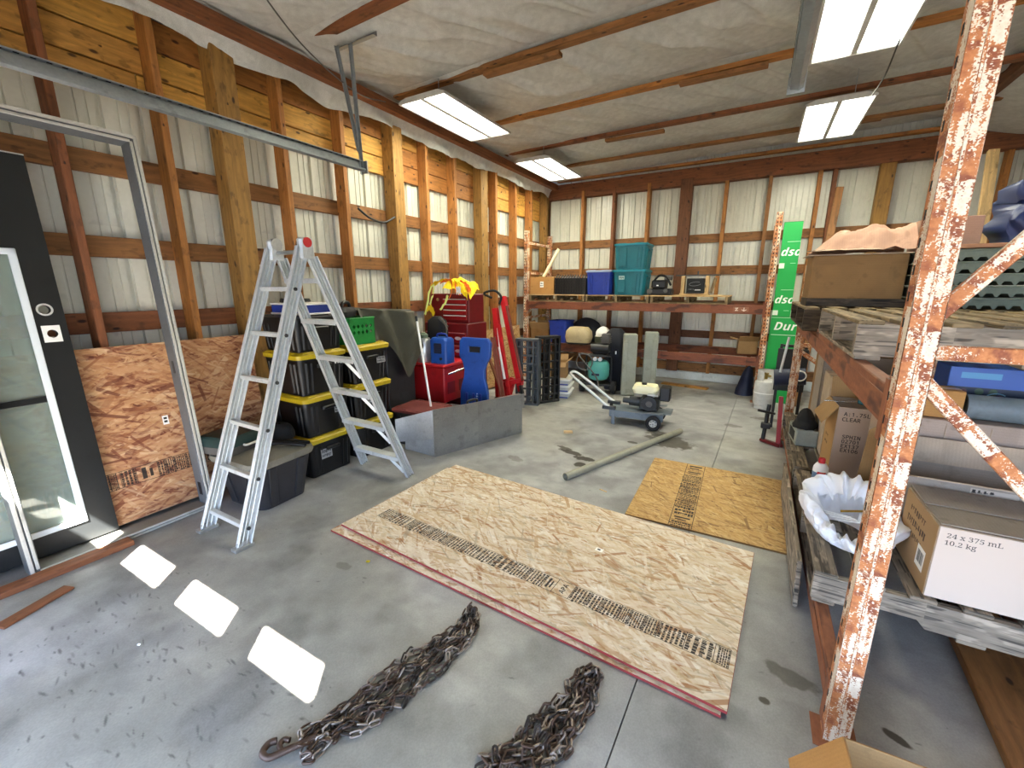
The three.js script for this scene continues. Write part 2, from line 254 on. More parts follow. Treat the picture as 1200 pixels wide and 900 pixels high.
{
  const w = struct('wall_back');
  cladding(w, 7.6, 3.9, (m, s) => { m.position.set(-4.0 + s, 0, BZ); });
  mesh('weather_barrier', B(-4.1, 3.7, 0, 4.0, BZ - 0.1, BZ - 0.035, 0), M.steelDark, w);
  const girt = (y0, y1, m = M.lumberBrown, d = 0.04) => mesh('girt', B(-3.96, 3.6, y0, y1, BZ, BZ + d, 0.003), m, w);
  girt(0.15, 0.3, M.lumberBrown, 0.1); girt(0.76, 0.89, M.lumberDark); girt(1.28, 1.42, M.lumberDark); girt(1.86, 2.0); girt(2.39, 2.53);
  mesh('foundation_strip', B(-3.9, 3.6, 0, 0.15, BZ, BZ + 0.13, 0.01), mk('whitewash', '#dfe7ec', 0.9, { map: scuffTex }), w);
  mesh('header_beam', xf(B(-3.96, 3.6, 3.3, 3.56, BZ + 0.04, BZ + 0.2, 0.004), (m) => m.makeShear(0, 0.018, 0, 0, 0, 0).setPosition(0, 0.02, 0)), M.lumberRed, w);
  const stud = (name, x, t, m, d = 0.14) => mesh(name, B(x - t / 2, x + t / 2, 0.15, 3.42, BZ + 0.04, BZ + 0.04 + d, 0.004), m, w);
  for (const [x, m] of [[-3.09, M.lumberOrange], [-2.49, M.lumberRed], [-1.87, M.lumberOrange], [-0.64, M.lumberOrange], [-0.03, M.lumberBrown], [0.6, M.lumberOrange], [0.78, M.lumberRed], [1.98, M.lumberOrange], [2.55, M.lumberOrange]]) stud('stud', x, 0.055, m);
  stud('post', -1.25, 0.19, M.lumberDark, 0.15); stud('post', 1.37, 0.17, M.lumberOlive, 0.15); stud('post', -3.88, 0.14, M.lumberDark, 0.13);
}
{ // right wall and front wall, out of the picture
  const w = struct('wall_right');
  cladding(w, 9.0, 3.9, (m, s) => { m.position.set(3.6, 0, -8.4 + s); m.rotation.y = -Math.PI / 2; });
  mesh('weather_barrier', B(3.635, 3.7, 0, 4.0, -8.4, 0.65, 0), M.steelDark, w);
  for (let z = -7.6; z < 0.4; z += 0.61) mesh('stud', B(3.42, 3.56, 0, 3.7, z - 0.025, z + 0.025, 0.004), M.lumberOrange, w);
  for (const y of [0.6, 1.2, 1.85, 2.4, 3.2]) mesh('girt', B(3.56, 3.6, y, y + 0.14, -8.3, 0.5, 0.003), M.lumberBrown, w);
  const f = struct('wall_front'), part = (...a) => mesh('panel', B(...a, 0.5, 0.62, 0), M.lumber, f);
  part(-4.1, -3.06, 0, 4.0); part(-3.06, 0.03, 2.37, 4.0); part(0.03, 0.28, 0, 4.0); part(0.28, 3.3, 2.62, 4.0); part(3.3, 3.7, 0, 4.0);
  const d = struct('door_1'), dm = mk('doorSteel', '#e4e4e0', 0.5, { map: speckTex });
  // raised gap made up to add daylight; the top section lies on the tracks
  const up = 0.81;
  for (const [y0, y1] of [[0, 0.53], [0.532, 1.06]]) mesh('door_section', B(-3.06, 0.03, y0 + up, y1 + up, 0.52, 0.57, 0.004), dm, d);
  const wx = [-2.55, -1.86, -1.18, -0.49], holes = wx.map((x) => [[x - 0.24, 2.0], [x + 0.24, 2.0], [x + 0.24, 2.28], [x - 0.24, 2.28]]);
  mesh('door_section', extrude([[-3.06, 1.062 + up], [0.03, 1.062 + up], [0.03, 1.59 + up], [-3.06, 1.59 + up]], 0.05, 0, holes).translate(0, 0, 0.52), dm, d);
  mesh('door_section', B(-3.03, 0.0, 2.62, 2.67, -0.2, 0.42, 0.004), dm, d);
  const pane = new THREE.MeshPhysicalMaterial({ color: 0xffffff, roughness: 0.02, transmission: 1, thickness: 0, ior: 1.45 });
  for (const x of wx) mesh('window_pane', B(x - 0.24, x + 0.24, 2.0, 2.28, 0.543, 0.547, 0), pane, d);
  // outside: sunlit gravel and a canopy added to keep sun off the bay floor
  const g = mesh('ground', B(-40, 40, -0.3, -0.03, 0.63, 60, 0), mk('gravel', '#5a5750', 0.95, { map: speckTex })); g.userData.kind = 'structure';
  const added_canopy = struct('added_canopy'); mesh('added_canopy_sheet', B(0.16, 6.5, 2.76, 2.86, 0.63, 3.4, 0), M.galv, added_canopy); for (const x of [0.4, 3.4, 6.3]) mesh('added_canopy_post', B(x - 0.07, x + 0.07, -0.03, 2.76, 3.1, 3.24, 0.004), M.lumberOlive, added_canopy);
}
// ---------------------------------------------------------------- ceiling: plastic lining over strapping boards
{
  const c = struct('ceiling'), pz = [0.2, -1.42, -2.58, -3.72, -4.9, -6.04, -7.12, -8.05];
  const film = mk('liningFilm', '#f0f0ea', 0.4, { map: speckTex });
  const ridge = (x, y) => 1 - Math.abs(2 * fbm(x, y, 3) - 1) * 2;
  const wr = (x, z) => 0.03 * Math.sin(x * 3.1 + z * 2.1 + 4 * fbm(x * 0.8 + 30, z * 0.8 + 60, 2)) + 0.07 * (fbm(x * 2.4 + z * 1.3 + 50, z * 0.9 + 50, 2) - 0.5) - 0.04 * Math.pow(Math.max(0, ridge(x * 1.7 + z * 0.9 + 70, (z - x * 0.5) * 0.35 + 40)), 5) - 0.02 * Math.pow(Math.max(0, ridge(x * 3.4 + z * 2.2 + 110, (z - x * 0.6) * 0.6 + 140)), 6);
  for (let k = 0; k + 1 < pz.length; k++) {
    const a = pz[k], b = pz[k + 1];
    mesh('lining_sheet', surf((u, v) => { const x = -3.72 + 7.4 * u, z = a + (b - a) * v, s = Math.sin(Math.PI * v); return [x, ceilY(x) + 0.03 - 0.01 * s + wr(x, z) * Math.pow(s, 0.5), z]; }, 260, 44), film, c);
  }
  pz.slice(1).forEach((z, k) => {
    const g = B(-3.62, 3.6, -0.02, 0.022, z - 0.045, z + 0.045, 0.003);
    g.applyMatrix4(new THREE.Matrix4().makeShear(0, 0.03, 0, 0, 0, 0)).translate(0, ceilY(0) - 0.07, 0); mesh('strapping_board', g, [M.lumberOrange, M.lumberRed, M.lumberBrown][k % 3], c);
    const sx = [-3.0, -1.6, -2.4, -0.9, -2.0, 0.3, 1][k], sp = B(sx, sx + 0.75, ceilY(sx + 0.4) - 0.125, ceilY(sx + 0.4) - 0.091, z - 0.03, z + 0.05, 0.003); mesh('splice_board', sp, M.lumberBrown, c);
  });
  mesh('edge_board', B(-3.68, -3.59, 3.47, 3.565, -8.1, 0.5, 0.003), M.lumberRed, c);
  mesh('edge_board', B(1.86, 1.95, 3.62, 3.74, -8.1, 0.5, 0.003), M.lumberDark, c);
  mesh('lining_flap', surf((u, v) => { const z = 0.5 - 8.6 * u, w = 0.025 * Math.sin(z * 5.2 + 1.3 * Math.sin(z * 2.3)) + 0.07 * (fbm(z * 1.7 + 50, 3, 3) - 0.5); return [-3.6 - 0.2 * v + 0.03 * Math.sin(v * 5 + z * 6) * v + 0.07 * (fbm(z * 7 + 90, v * 3 + 9, 3) - 0.5), 3.58 - 0.14 * v - (0.07 + w) * v * v, z]; }, 260, 10, 2), film, c);
  mesh('lining_flap', surf((u, v) => { const z = 0.5 - 8.5 * u; return [1.92 + 1.7 * v, 3.66 - 0.5 * Math.sin(v * 1.9) * 0.6 + 0.05 * (fbm(z * 2 + 50, v * 4 + 9, 3) - 0.5), z]; }, 120, 14, 2), film, c);
  mesh('roof_deck', B(-4.1, 3.7, 4.0, 4.08, -8.4, 0.65, 0), M.steelDark, c);
}
// ---------------------------------------------------------------- fluorescent fixtures
{
  const glow = new THREE.MeshStandardMaterial({ color: 0xffffff, emissive: new THREE.Color().setRGB(1, 0.985, 0.9), emissiveIntensity: 3.2, roughness: 0.5 });
  const names = { A: 'twin-panel fluorescent ceiling light over the aluminium step ladder side of the wall', B: 'twin-panel fluorescent ceiling light in the corner above the stacked back shelf', C: 'twin-panel fluorescent ceiling light above the far end of the rusty rack', D: 'twin-panel fluorescent ceiling light beside the perforated door track' };
  for (const [k, x, z] of [['A', -3.07, -4.22], ['B', -3.06, -6.58], ['C', 0.49, -6.3], ['D', 0.44, -4.05]]) {
    const y = 3.43, t = thing('ceiling_light', names[k], 'ceiling light', x, y, z, 0, 'fluorescent ceiling lights');
    const tray = [[-0.29, 0.0], [-0.29, 0.02], [-0.2, 0.05], [0.2, 0.05], [0.29, 0.02], [0.29, 0.0], [0.275, 0.0], [0.275, 0.018], [0.19, 0.044], [-0.19, 0.044], [-0.275, 0.018], [-0.275, 0]];
    mesh('housing', extrude(tray, 1.24).translate(0, 0, -0.62), M.white, t);
    for (const s of [-1, 1]) { mesh('end_cap', extrude([[-0.29, 0], [0.29, 0], [0.29, 0.02], [0.2, 0.05], [-0.2, 0.05], [-0.29, 0.02]], 0.01).translate(0, 0, s > 0 ? 0.62 : -0.63), M.white, t); mesh('diffuser', B(s > 0 ? 0.022 : -0.27, s > 0 ? 0.27 : -0.022, 0.004, 0.014, -0.6, 0.6, 0.003), glow, t); }
    mesh('center_spine', B(-0.02, 0.02, 0.0, 0.03, -0.61, 0.61, 0.003), M.white, t);
    for (const s of [-1, 1]) mesh('hanger_chain', rod(V(0.12 * s, 0.045, 0.5 * s), V(0.12 * s, ceilY(x) - y + 0.02, 0.5 * s), 0.004, 0.004, 6), M.galv, t);
    const l = new THREE.RectAreaLight(LAMP_COLOR, LAMP_POWER, 0.55, 1.2); l.position.set(x, y - 0.004, z); l.rotation.x = -Math.PI / 2; scene.add(l); l.castShadow = true;
  }
}
// ---------------------------------------------------------------- shared builders
// rounded-rectangle loft: levels of [y, width x, depth z, corner radius]
function loft(levels, n = 10, top = true, bottom = true) {
  const ring = (w, d, r) => { const o = []; for (let q = 0; q < 4; q++) { const cx = (q === 0 || q === 3 ? 1 : -1) * (w / 2 - r), cz = (q < 2 ? 1 : -1) * (d / 2 - r); for (let k = 0; k <= n; k++) { const a = (q + k / n) * Math.PI / 2; o.push([cx + r * Math.cos(a), cz + r * Math.sin(a)]); } } return o; };
  const p = [], idx = [], m = 4 * (n + 1);
  for (const [y, w, d, r, ox = 0, oz = 0] of levels) for (const [x, z] of ring(w, d, r)) p.push(x + ox, y, z + oz);
  for (let j = 0; j + 1 < levels.length; j++) for (let i = 0; i < m; i++) { const a = j * m + i, b = j * m + (i + 1) % m; idx.push(a, a + m, b + m, a, b + m, b); }
  for (const [on, j, s] of [[bottom, 0, 1], [top, levels.length - 1, -1]]) if (on) { const c = p.length / 3, [y, , , , ox = 0, oz = 0] = levels[j]; p.push(ox, y, oz); for (let i = 0; i < m; i++) { const a = j * m + i, b = j * m + (i + 1) % m; s > 0 ? idx.push(c, a, b) : idx.push(c, b, a); } }
  const g = new THREE.BufferGeometry(); g.setAttribute('position', new THREE.Float32BufferAttribute(p, 3)); g.setIndex(idx);
  return planar(toCreasedNormals(g, 0.7), 1);
}
// flat printed panel standing in the x-y plane, facing +z
function printTex(w, h, draw, ppm = 600) { return canvasTex(Math.max(8, Math.round(w * ppm)), Math.max(8, Math.round(h * ppm)), draw, 1, 1); }
function printed(name, w, h, draw, parent, rough = 0.8, ppm = 600) {
  const g = new THREE.BoxGeometry(w, h, 0.0012), m = new THREE.MeshStandardMaterial({ map: printTex(w, h, draw, ppm), roughness: rough });
  return mesh(name, g, m, parent);
}
const strokes = (c, x, y, w, h, n = 6, col = '#222') => { c.fillStyle = col; for (let i = 0; i < n; i++) { const ww = w / n; c.fillRect(x + i * ww + ww * 0.1, y + h * 0.1 * R(), ww * (0.25 + 0.5 * R()), h * (0.5 + 0.5 * R())); c.fillRect(x + i * ww, y + h * R() * 0.8, ww * 0.8, h * 0.16); } };
// storage tote: ribbed tapered tub with a lipped lid; w along x, d along z
function tote(t, w, d, h, bodyMat, lidMat, lidH = 0.035) {
  const b = h - lidH, tp = 0.9, gs = [loft([[0, w * tp, d * tp, 0.03], [b - 0.03, w * 0.985, d * 0.985, 0.045], [b - 0.03, w * 0.995, d * 0.995, 0.045], [b, w * 0.995, d * 0.995, 0.045]], 5)];
  const rib = (x0, z0, x1, z1, ww) => gs.push(bar(V(x0, 0.02, z0), V(x1, b - 0.04, z1), ww, 0.012, V(x0, 0, z0)));
  for (const s of [-1, 1]) { for (const q of [-0.34, -0.24, 0.24, 0.34]) { rib(s * w * tp / 2, q * d, s * w * 0.985 / 2, q * d * 1.06, 0.022); rib(q * w, s * d * tp / 2, q * w * 1.06, s * d * 0.985 / 2, 0.022); } gs.push(C(0.03, 0.03, d * 0.3, s * (w / 2 + 0.004), b - 0.09, 0, 0.006)); }
  mesh('tub', gs, bodyMat, t);
  if (lidMat) { const l = [loft([[b - 0.004, w + 0.024, d + 0.024, 0.05], [b + lidH * 0.55, w + 0.03, d + 0.03, 0.05], [b + lidH * 0.55 + 0.004, w + 0.02, d + 0.02, 0.048], [b + lidH - 0.006, w * 0.94, d * 0.92, 0.04]], 5)]; for (const s of [-1, 1]) { for (const q of [-0.3, 0.3]) l.push(C(0.03, 0.02, d * 0.2, s * w * 0.465, b + lidH - 0.022, q * d, 0.004)); for (const q of [-0.25, 0.25]) l.push(C(w * 0.24, 0.02, 0.03, q * w, b + lidH - 0.022, s * d * 0.455, 0.004)); } mesh('lid', l, lidMat, t); }
  return t;
}
// corrugated carton with thick walls; open = folded-out flaps
function carton(t, w, h, d, m, o = {}) {
  const k = 0.006;
  if (!o.open) { mesh('carton_body', C(w, h, d, 0, 0, 0, 0.004, 1), m, t); if (o.seam !== false) mesh('tape', C(w * 0.999, 0.0015, 0.05, 0, h - 0.0004, 0, 0), mk('tape', '#c9ab78', 0.3), t); }
  else {
    mesh('carton_body', [C(w, k, d, 0, 0, 0, 0), C(k, h, d, -w / 2 + k / 2, 0, 0, 0.001, 1), C(k, h, d, w / 2 - k / 2, 0, 0, 0.001, 1), C(w, h, k, 0, 0, -d / 2 + k / 2, 0.001, 1), C(w, h, k, 0, 0, d / 2 - k / 2, 0.001, 1)], m, t);
    const f = Math.min(d, w) * 0.48; // flaps by side: angle from vertical, outward
    for (const [side, a] of Object.entries(o.open)) {
      const g = side[0] === 'x' ? B(0, k, 0, o.flap ?? f, -d / 2 + 0.003, d / 2 - 0.003, 0.001) : B(-w / 2 + 0.003, w / 2 - 0.003, 0, o.flap ?? f, 0, k, 0.001), q = mesh('flap', g, o.flapMat ?? m, t), s = side[1] === '+' ? 1 : -1;
      if (side[0] === 'x') { q.position.set(s * (w / 2 - k / 2), h, 0); q.rotation.z = -s * a; } else { q.position.set(0, h, s * (d / 2 - k / 2)); q.rotation.x = s * a; }
    }
  }
  return t;
}
// notched-stringer pallet: stringers along x, deck boards along z (or turned by the thing)
function pallet(t, w, d, o = {}) {
  const h = o.h ?? 0.125, bt = 0.018, n = o.n ?? 7, m = o.m ?? M.palletWood, ms = o.ms ?? M.greyWood;
  for (const z of [-d / 2 + 0.02, 0, d / 2 - 0.02]) {
    const y0 = bt, y1 = h - bt, q = (x) => [[x - 0.13, y0], [x - 0.1, y0 + 0.035], [x + 0.1, y0 + 0.035], [x + 0.13, y0]];
    mesh('stringer', extrude([[-w / 2, y0], ...q(-w * 0.25), ...q(w * 0.25), [w / 2, y0], [w / 2, y1], [-w / 2, y1]], 0.038).translate(0, 0, z - 0.019), ms, t);
  }
  for (let k = 0; k < n; k++) { const x = -w / 2 + 0.045 + (w - 0.09) * k / (n - 1); mesh('deck_board', B(x - 0.045, x + 0.045, h - bt, h, -d / 2 + rr(-0.01, 0.006), d / 2 + rr(-0.006, 0.01), 0.003, 2), m, t); }
  for (const f of [-0.5, 0, 0.5]) { const x = f * (w - 0.1); mesh('bottom_board', B(x - 0.045, x + 0.045, 0, bt, -d / 2, d / 2, 0.003, 2), ms, t); }
  return t;
}
// ---------------------------------------------------------------- oriented strand board
function osbTex(w, h, pal, ppm, dir, draw, seed, big = 1) {
  const r = rng(seed);
  return canvasTex(Math.round(w * ppm), Math.round(h * ppm), (c, W, H) => {
    c.fillStyle = pal[0]; c.fillRect(0, 0, W, H);
    const n = Math.round(w * h * 3600 / big);
    for (let i = 0; i < n; i++) {
      const L = (0.05 + 0.12 * r()) * ppm * big, t = (0.006 + 0.024 * r() * r()) * ppm * big, last = i > n * 0.25;
      c.save(); c.translate(r() * W, r() * H); c.rotate(dir + (r() + r() + r() - 1.5) * 1.0); const k = Math.floor(Math.pow(r(), 1.5) * pal.length);
      c.globalAlpha = last ? 0.2 + 0.45 * r() : 0.9; c.fillStyle = pal[k];
      c.beginPath(); c.moveTo(-L / 2, -t / 2); c.lineTo(L / 2, -t * (0.2 + 0.4 * r())); c.lineTo(L / 2 * (0.8 + 0.3 * r()), t / 2); c.lineTo(-L / 2 * (0.8 + 0.3 * r()), t * 0.5); c.fill();
      if (r() < 0.12) { c.globalAlpha = 0.3; c.fillStyle = '#4a2c18'; c.fillRect(-L / 2, t / 2, L, Math.max(1, 0.0016 * ppm)); }
      c.restore();
    }
    c.globalAlpha = 1; draw?.(c, W, H);
  }, w, h);
}
// inked grade stamp: a frame filled with illegible dense marks and a few cells
function stamp(c, x, y, L, T, cells, col = 'rgba(25,20,18,0.82)') {
  c.save(); c.fillStyle = c.strokeStyle = col; c.lineWidth = Math.max(1.2, T * 0.022);
  c.beginPath(); c.moveTo(x, y); c.lineTo(x + L, y); c.moveTo(x, y + T); c.lineTo(x + L, y + T); c.stroke();
  let p = x; const r = rng(Math.round(L * 13 + T));
  while (p < x + L - T * 0.3) {
    const w = T * (0.35 + 0.9 * r()), k = r();
    c.strokeRect(p, y, w, T);
    if (k < 0.88) { const rows = 3 + Math.floor(r() * 4), cw = w / rows; for (let i = 0; i < rows; i++) { let q = y + T * 0.06; while (q < y + T * 0.92) { const s = T * (0.03 + 0.12 * r()); c.fillRect(p + i * cw + cw * 0.18, q, cw * (0.45 + 0.3 * r()), s); q += s + T * 0.025; } } }
    else if (cells && k < 0.95) { c.save(); c.translate(p + w / 2, y + T / 2); c.rotate(-Math.PI / 2); c.font = 'bold ' + Math.round(Math.min(w * 0.62, T * 0.36)) + 'px sans-serif'; c.textAlign = 'center'; c.textBaseline = 'middle'; c.fillText('APA', 0, 0); c.restore(); }
    else { c.fillRect(p + w * 0.25, y + T * 0.15, w * 0.2, T * 0.7); c.fillRect(p + w * 0.6, y + T * 0.3, w * 0.14, T * 0.5); }
    p += w + (r() < 0.2 ? T * 0.25 * r() : 0);
  }
  c.restore();
}
function osbSheet(name, label, w, h, t, tex, edgeMat, x, y, z, ry) {
  const o = thing(name, label, 'board', x, y, z, ry);
  const m = new THREE.MeshStandardMaterial({ map: tex, roughness: 0.85 }); m.side = THREE.DoubleSide;
  const g = new THREE.BoxGeometry(w - 0.002, t, h - 0.002).toNonIndexed(), p = g.attributes.position, uv = g.attributes.uv;
  for (let i = 0; i < p.count; i++) uv.setXY(i, p.getX(i) + w / 2, h - (p.getZ(i) + h / 2));
  g.translate(0, t / 2, 0); mesh('panel', g, m, o);
  const e = 0.0015, ed = (n, ...a) => mesh(n, B(...a, 0), edgeMat, o);
  ed('edge', -w / 2, w / 2, 0.0004, t - 0.0004, h / 2 - e, h / 2 + e / 2); ed('edge', -w / 2, w / 2, 0.0004, t - 0.0004, -h / 2 - e / 2, -h / 2 + e); ed('edge', -w / 2 - e / 2, -w / 2 + e, 0.0004, t - 0.0004, -h / 2, h / 2); ed('edge', w / 2 - e, w / 2 + e / 2, 0.0004, t - 0.0004, -h / 2, h / 2);
  return o;
}
{
  const palA = ['#d6c6ae', '#cebb9e', '#e2d8c8', '#c8b08c', '#d4c6b0', '#e8e2d8', '#ccb694', '#dccfba', '#bb9e78', '#a87e54', '#96633c', '#9a8b74'], palB = ['#b8945c', '#c2a06a', '#ac864e', '#ceb27e', '#a07a46', '#b5925c', '#8f6a3c', '#c6a672', '#6d4e30'], palC = ['#c4936a', '#ba865c', '#d0a67c', '#b07a50', '#cca074', '#a06a44', '#dcbc96', '#8a5234', '#6c3420', '#5c2a1c'];
  const redEdge = mk('redEdge', '#b03a38', 0.7, { map: speckTex }), osbEdge = mk('osbEdge', '#b08a58', 0.9, { map: speckTex });
  const tA = osbTex(2.44, 1.22, palA, 820, 0.15, (c, W, H) => { stamp(c, W * 0.05, H * 0.73, W * 0.94, H * 0.095, true); c.fillStyle = '#f1efe8'; c.fillRect(W * 0.655, H * 0.4, W * 0.02, H * 0.03); c.fillStyle = '#444'; c.fillRect(W * 0.66, H * 0.408, W * 0.008, H * 0.012); }, 11, 1.25);
  const th = -0.066;
  osbSheet('osb_sheet', 'pale strand board sheet with red painted edge, bottom of the floor stack', 2.44, 1.22, 0.012, osbTex(2.44, 1.22, palA, 300, 0, null, 12), redEdge, -1.14, 0, -2.215, th + 0.022);
  osbSheet('osb_sheet', 'pale stamped strand board sheet lying on top of the floor stack', 2.44, 1.22, 0.013, tA, redEdge, -1.105, 0.0145, -2.255, th);
  osbSheet('osb_sheet', 'golden square strand board offcut with a wide stamp lying on concrete', 1.08, 1.2, 0.012, osbTex(1.08, 1.2, palB, 760, 0.5, (c, W, H) => { c.save(); c.translate(W * 0.42, 0); c.rotate(Math.PI / 2); stamp(c, 0, 0, H, W * 0.14, false); c.restore(); const q = rng(5); for (let i = 0; i < 260; i++) { c.globalAlpha = 0.05 + 0.12 * q(); c.fillStyle = '#2a2016'; c.beginPath(); c.ellipse(W * (1 - 0.3 * q() * q()), H * q(), 3 + 14 * q(), 2 + 9 * q(), q() * 3, 0, 7); c.fill(); } c.globalAlpha = 1; }, 13), osbEdge, -0.155, 0, -3.49, 0.025);
  // leaning on the ribbed wall
  const w = osbSheet('osb_sheet', 'orange brown strand board sheet leaning against the ribbed wall', 1.7, 1.22, 0.012, osbTex(1.7, 1.22, palC, 600, 0.1, (c, W, H) => { stamp(c, W * 0.0, H * 0.7, W, H * 0.095, false); c.fillStyle = '#f3f3f0'; c.fillRect(W * 0.57, H * 0.44, W * 0.022, H * 0.055); c.fillStyle = '#333'; c.fillRect(W * 0.575, H * 0.45, W * 0.012, H * 0.012); c.fillRect(W * 0.575, H * 0.47, W * 0.012, H * 0.012); }, 14, 1.5), osbEdge, 0, 0, 0, 0);
  w.rotation.set(0, 0, 0); w.setRotationFromMatrix(new THREE.Matrix4().makeBasis(V(0, 0, -1), V(0.995, 0.1, 0).normalize(), V(0.1, -0.995, 0).normalize())); w.position.set(-3.735, 0.64, -1.2);
  const w2 = osbSheet('osb_sheet', 'strand board sheet leaning on the wall behind the red engine hoist', 1.9, 0.95, 0.012, osbTex(1.9, 0.95, palB.concat(palC), 300, 0.1, null, 15), osbEdge, 0, 0, 0, 0);
  w2.setRotationFromMatrix(new THREE.Matrix4().makeBasis(V(0, 0, -1), V(0.995, 0.1, 0).normalize(), V(0.1, -0.995, 0).normalize())); w2.position.set(-3.72, 0.5, -5.9);
}
// ---------------------------------------------------------------- leaning door frame and door, wall side
{
  const f = thing('door_frame', 'tall white metal door frame leaning against the stud wall', 'door frame', -3.47, 0.002, -0.965);
  f.rotation.z = Math.atan(0.22 / 2.6); const W = 0.97, H = 2.62, D = 0.12, k = 0.045, wm = mk('frameWhite', '#d6d4cd', 0.5, { map: scuffTex }), dm = mk('frameGrey', '#6f747a', 0.55, { map: scuffTex });
  for (const s of [-1, 1]) { const j = mesh('jamb', B(-D, 0, 0, H, s * W / 2 - k / 2 - s * k / 2, s * W / 2 + k / 2 - s * k / 2, 0.003), dm, f); mesh('face_trim', [B(0, 0.012, 0, H, Math.min(s * W / 2, s * (W / 2 - 0.018)), Math.max(s * W / 2, s * (W / 2 - 0.018)), 0.002), B(0, 0.012, 0.04, H - 0.04, Math.min(s * (W / 2 - 0.026), s * (W / 2 - 0.04)), Math.max(s * (W / 2 - 0.026), s * (W / 2 - 0.04)), 0.002)], wm, j); }
  const hd = mesh('header', B(-D, 0, H - k, H, -W / 2 + k, W / 2 - k, 0.003), dm, f); mesh('face_trim', [B(0, 0.012, H - 0.02, H, -W / 2, W / 2, 0.002), B(0, 0.012, H - 0.045, H - 0.03, -W / 2 + 0.04, W / 2 - 0.04, 0.002)], wm, hd);
  const sl = mesh('sill', B(-D - 0.05, 0, 0, 0.03, -W / 2 + k, W / 2 - k, 0.003), mk('sillGrey', '#9a9a94', 0.5, { map: scuffTex }), f); mesh('face_trim', [B(0, 0.012, 0, 0.012, -W / 2, W / 2, 0.002), B(0, 0.012, 0.02, 0.032, -W / 2 + 0.04, W / 2 - 0.04, 0.002)], wm, sl);
  mesh('strike_plate', B(-0.075, -0.045, 1.04, 1.13, -W / 2 + k, -W / 2 + k + 0.003, 0.001), M.steelDark, f); mesh('hinge_pocket', B(-0.08, -0.04, 0.1, 0.2, -W / 2 + k, -W / 2 + k + 0.003, 0.001), M.blackMatt, f);
  // slab door leaning behind the frame
  const d = thing('black_door', 'black slab door with glazed panel and empty lock holes behind the frame', 'door', -3.62, 0.034, -0.475);
  d.rotation.z = Math.atan(0.17 / 2.4) ; const dw = 0.91, dh = 2.36, lw = 0.5 , ly0 = 0.13, ly1 = 1.83, lz0 = -0.32, lz1 = 0.31, sh = new THREE.Shape();
  // outline in (z, y): lock edge towards -z
  const hole = (cx, cy, r) => { const p = new THREE.Path(); p.absarc(cx, cy, r, 0, Math.PI * 2); return p; };
  const slab = extrude([[-dw / 2, 0], [dw / 2, 0], [dw / 2, dh], [-dw / 2, dh]], 0.04, 0, [[[lz0, ly0], [lz1, ly0], [lz1, ly1], [lz0, ly1]], hole(-0.375, 1.48, 0.026), hole(-0.382, 1.335, 0.024)]);
  slab.applyMatrix4(new THREE.Matrix4().makeBasis(V(0, 0, 1), V(0, 1, 0), V(-1, 0, 0))); mesh('slab', slab, mk('doorBlack', '#1f2224', 0.35, { map: scuffTex }), d);
  mesh('top_edge', B(-0.04, 0.001, dh - 0.003, dh + 0.004, -dw / 2, dw / 2, 0), wm, d);
  const ring = (g) => g.applyMatrix4(new THREE.Matrix4().makeBasis(V(0, 0, 1), V(0, 1, 0), V(-1, 0, 0)));
  mesh('lock_rose', ring(new THREE.RingGeometry(0.027, 0.037, 24).translate(-0.375, 1.48, -0.002)), M.white, d);
  mesh('latch_plate', ring(extrude([[-0.42, 1.285], [-0.34, 1.285], [-0.34, 1.385], [-0.42, 1.385]], 0.003, 0, [hole(-0.382, 1.335, 0.024)]).translate(0, 0, -0.004)), M.whitePlain, d);
  const lf = mesh('glazing_frame', [B(0, 0.014, ly0, ly1, lz0, lz0 + 0.035, 0.004), B(0, 0.014, ly0, ly1, lz1 - 0.035, lz1, 0.004), B(0, 0.014, ly0, ly0 + 0.035, lz0, lz1, 0.004), B(0, 0.014, ly1 - 0.035, ly1, lz0, lz1, 0.004)], mk('glazingWhite', '#e4ecf2', 0.4), d);
  mesh('glass', B(-0.022, -0.016, ly0 + 0.03, ly1 - 0.03, lz0 + 0.03, lz1 - 0.03, 0), new THREE.MeshPhysicalMaterial({ color: 0xd5e2dc, roughness: 0.03, transmission: 0.75, thickness: 0, ior: 1.5 }), lf);
  mesh('cross_bar', B(-0.012, 0.004, 0.93, 0.965, lz0 + 0.03, lz1 - 0.03, 0.003), M.blackMatt, lf);
  tag(mesh('floor_plank', B(-3.45, -3.36, 0, 0.035, -0.92, -0.1, 0.004), M.lumberRed), 'red brown wooden plank lying before the white door frame sill', 'plank');
  tag(mesh('wood_offcut', turn(C(0.07, 0.015, 0.3, 0, 0, 0, 0.004), 0, 0.35, 0).translate(-3.12, 0, -0.42), M.lumberRed), 'dark red wood offcut lying on concrete by the door frame corner', 'wood offcut');
  const bagG = loft([[0, 0.3, 0.42, 0.1], [0.2, 0.36, 0.5, 0.14], [0.5, 0.3, 0.42, 0.13], [0.66, 0.12, 0.16, 0.05], [0.7, 0.04, 0.05, 0.02]], 8), bp = bagG.attributes.position; for (let i = 0; i < bp.count; i++) { const n = 0.06 * (fbm(bp.getX(i) * 9 + 30, bp.getY(i) * 9 + bp.getZ(i) * 7 + 30, 3) - 0.5); bp.setX(i, bp.getX(i) + n); bp.setZ(i, bp.getZ(i) + n); } bagG.computeVertexNormals();
  tag(mesh('rubbish_bag', bagG.translate(-3.6, 0, 0.24), mk('bagBlack', '#15161a', 0.3)), 'black rubbish bag standing by the wall beside the door frame', 'bag');
}
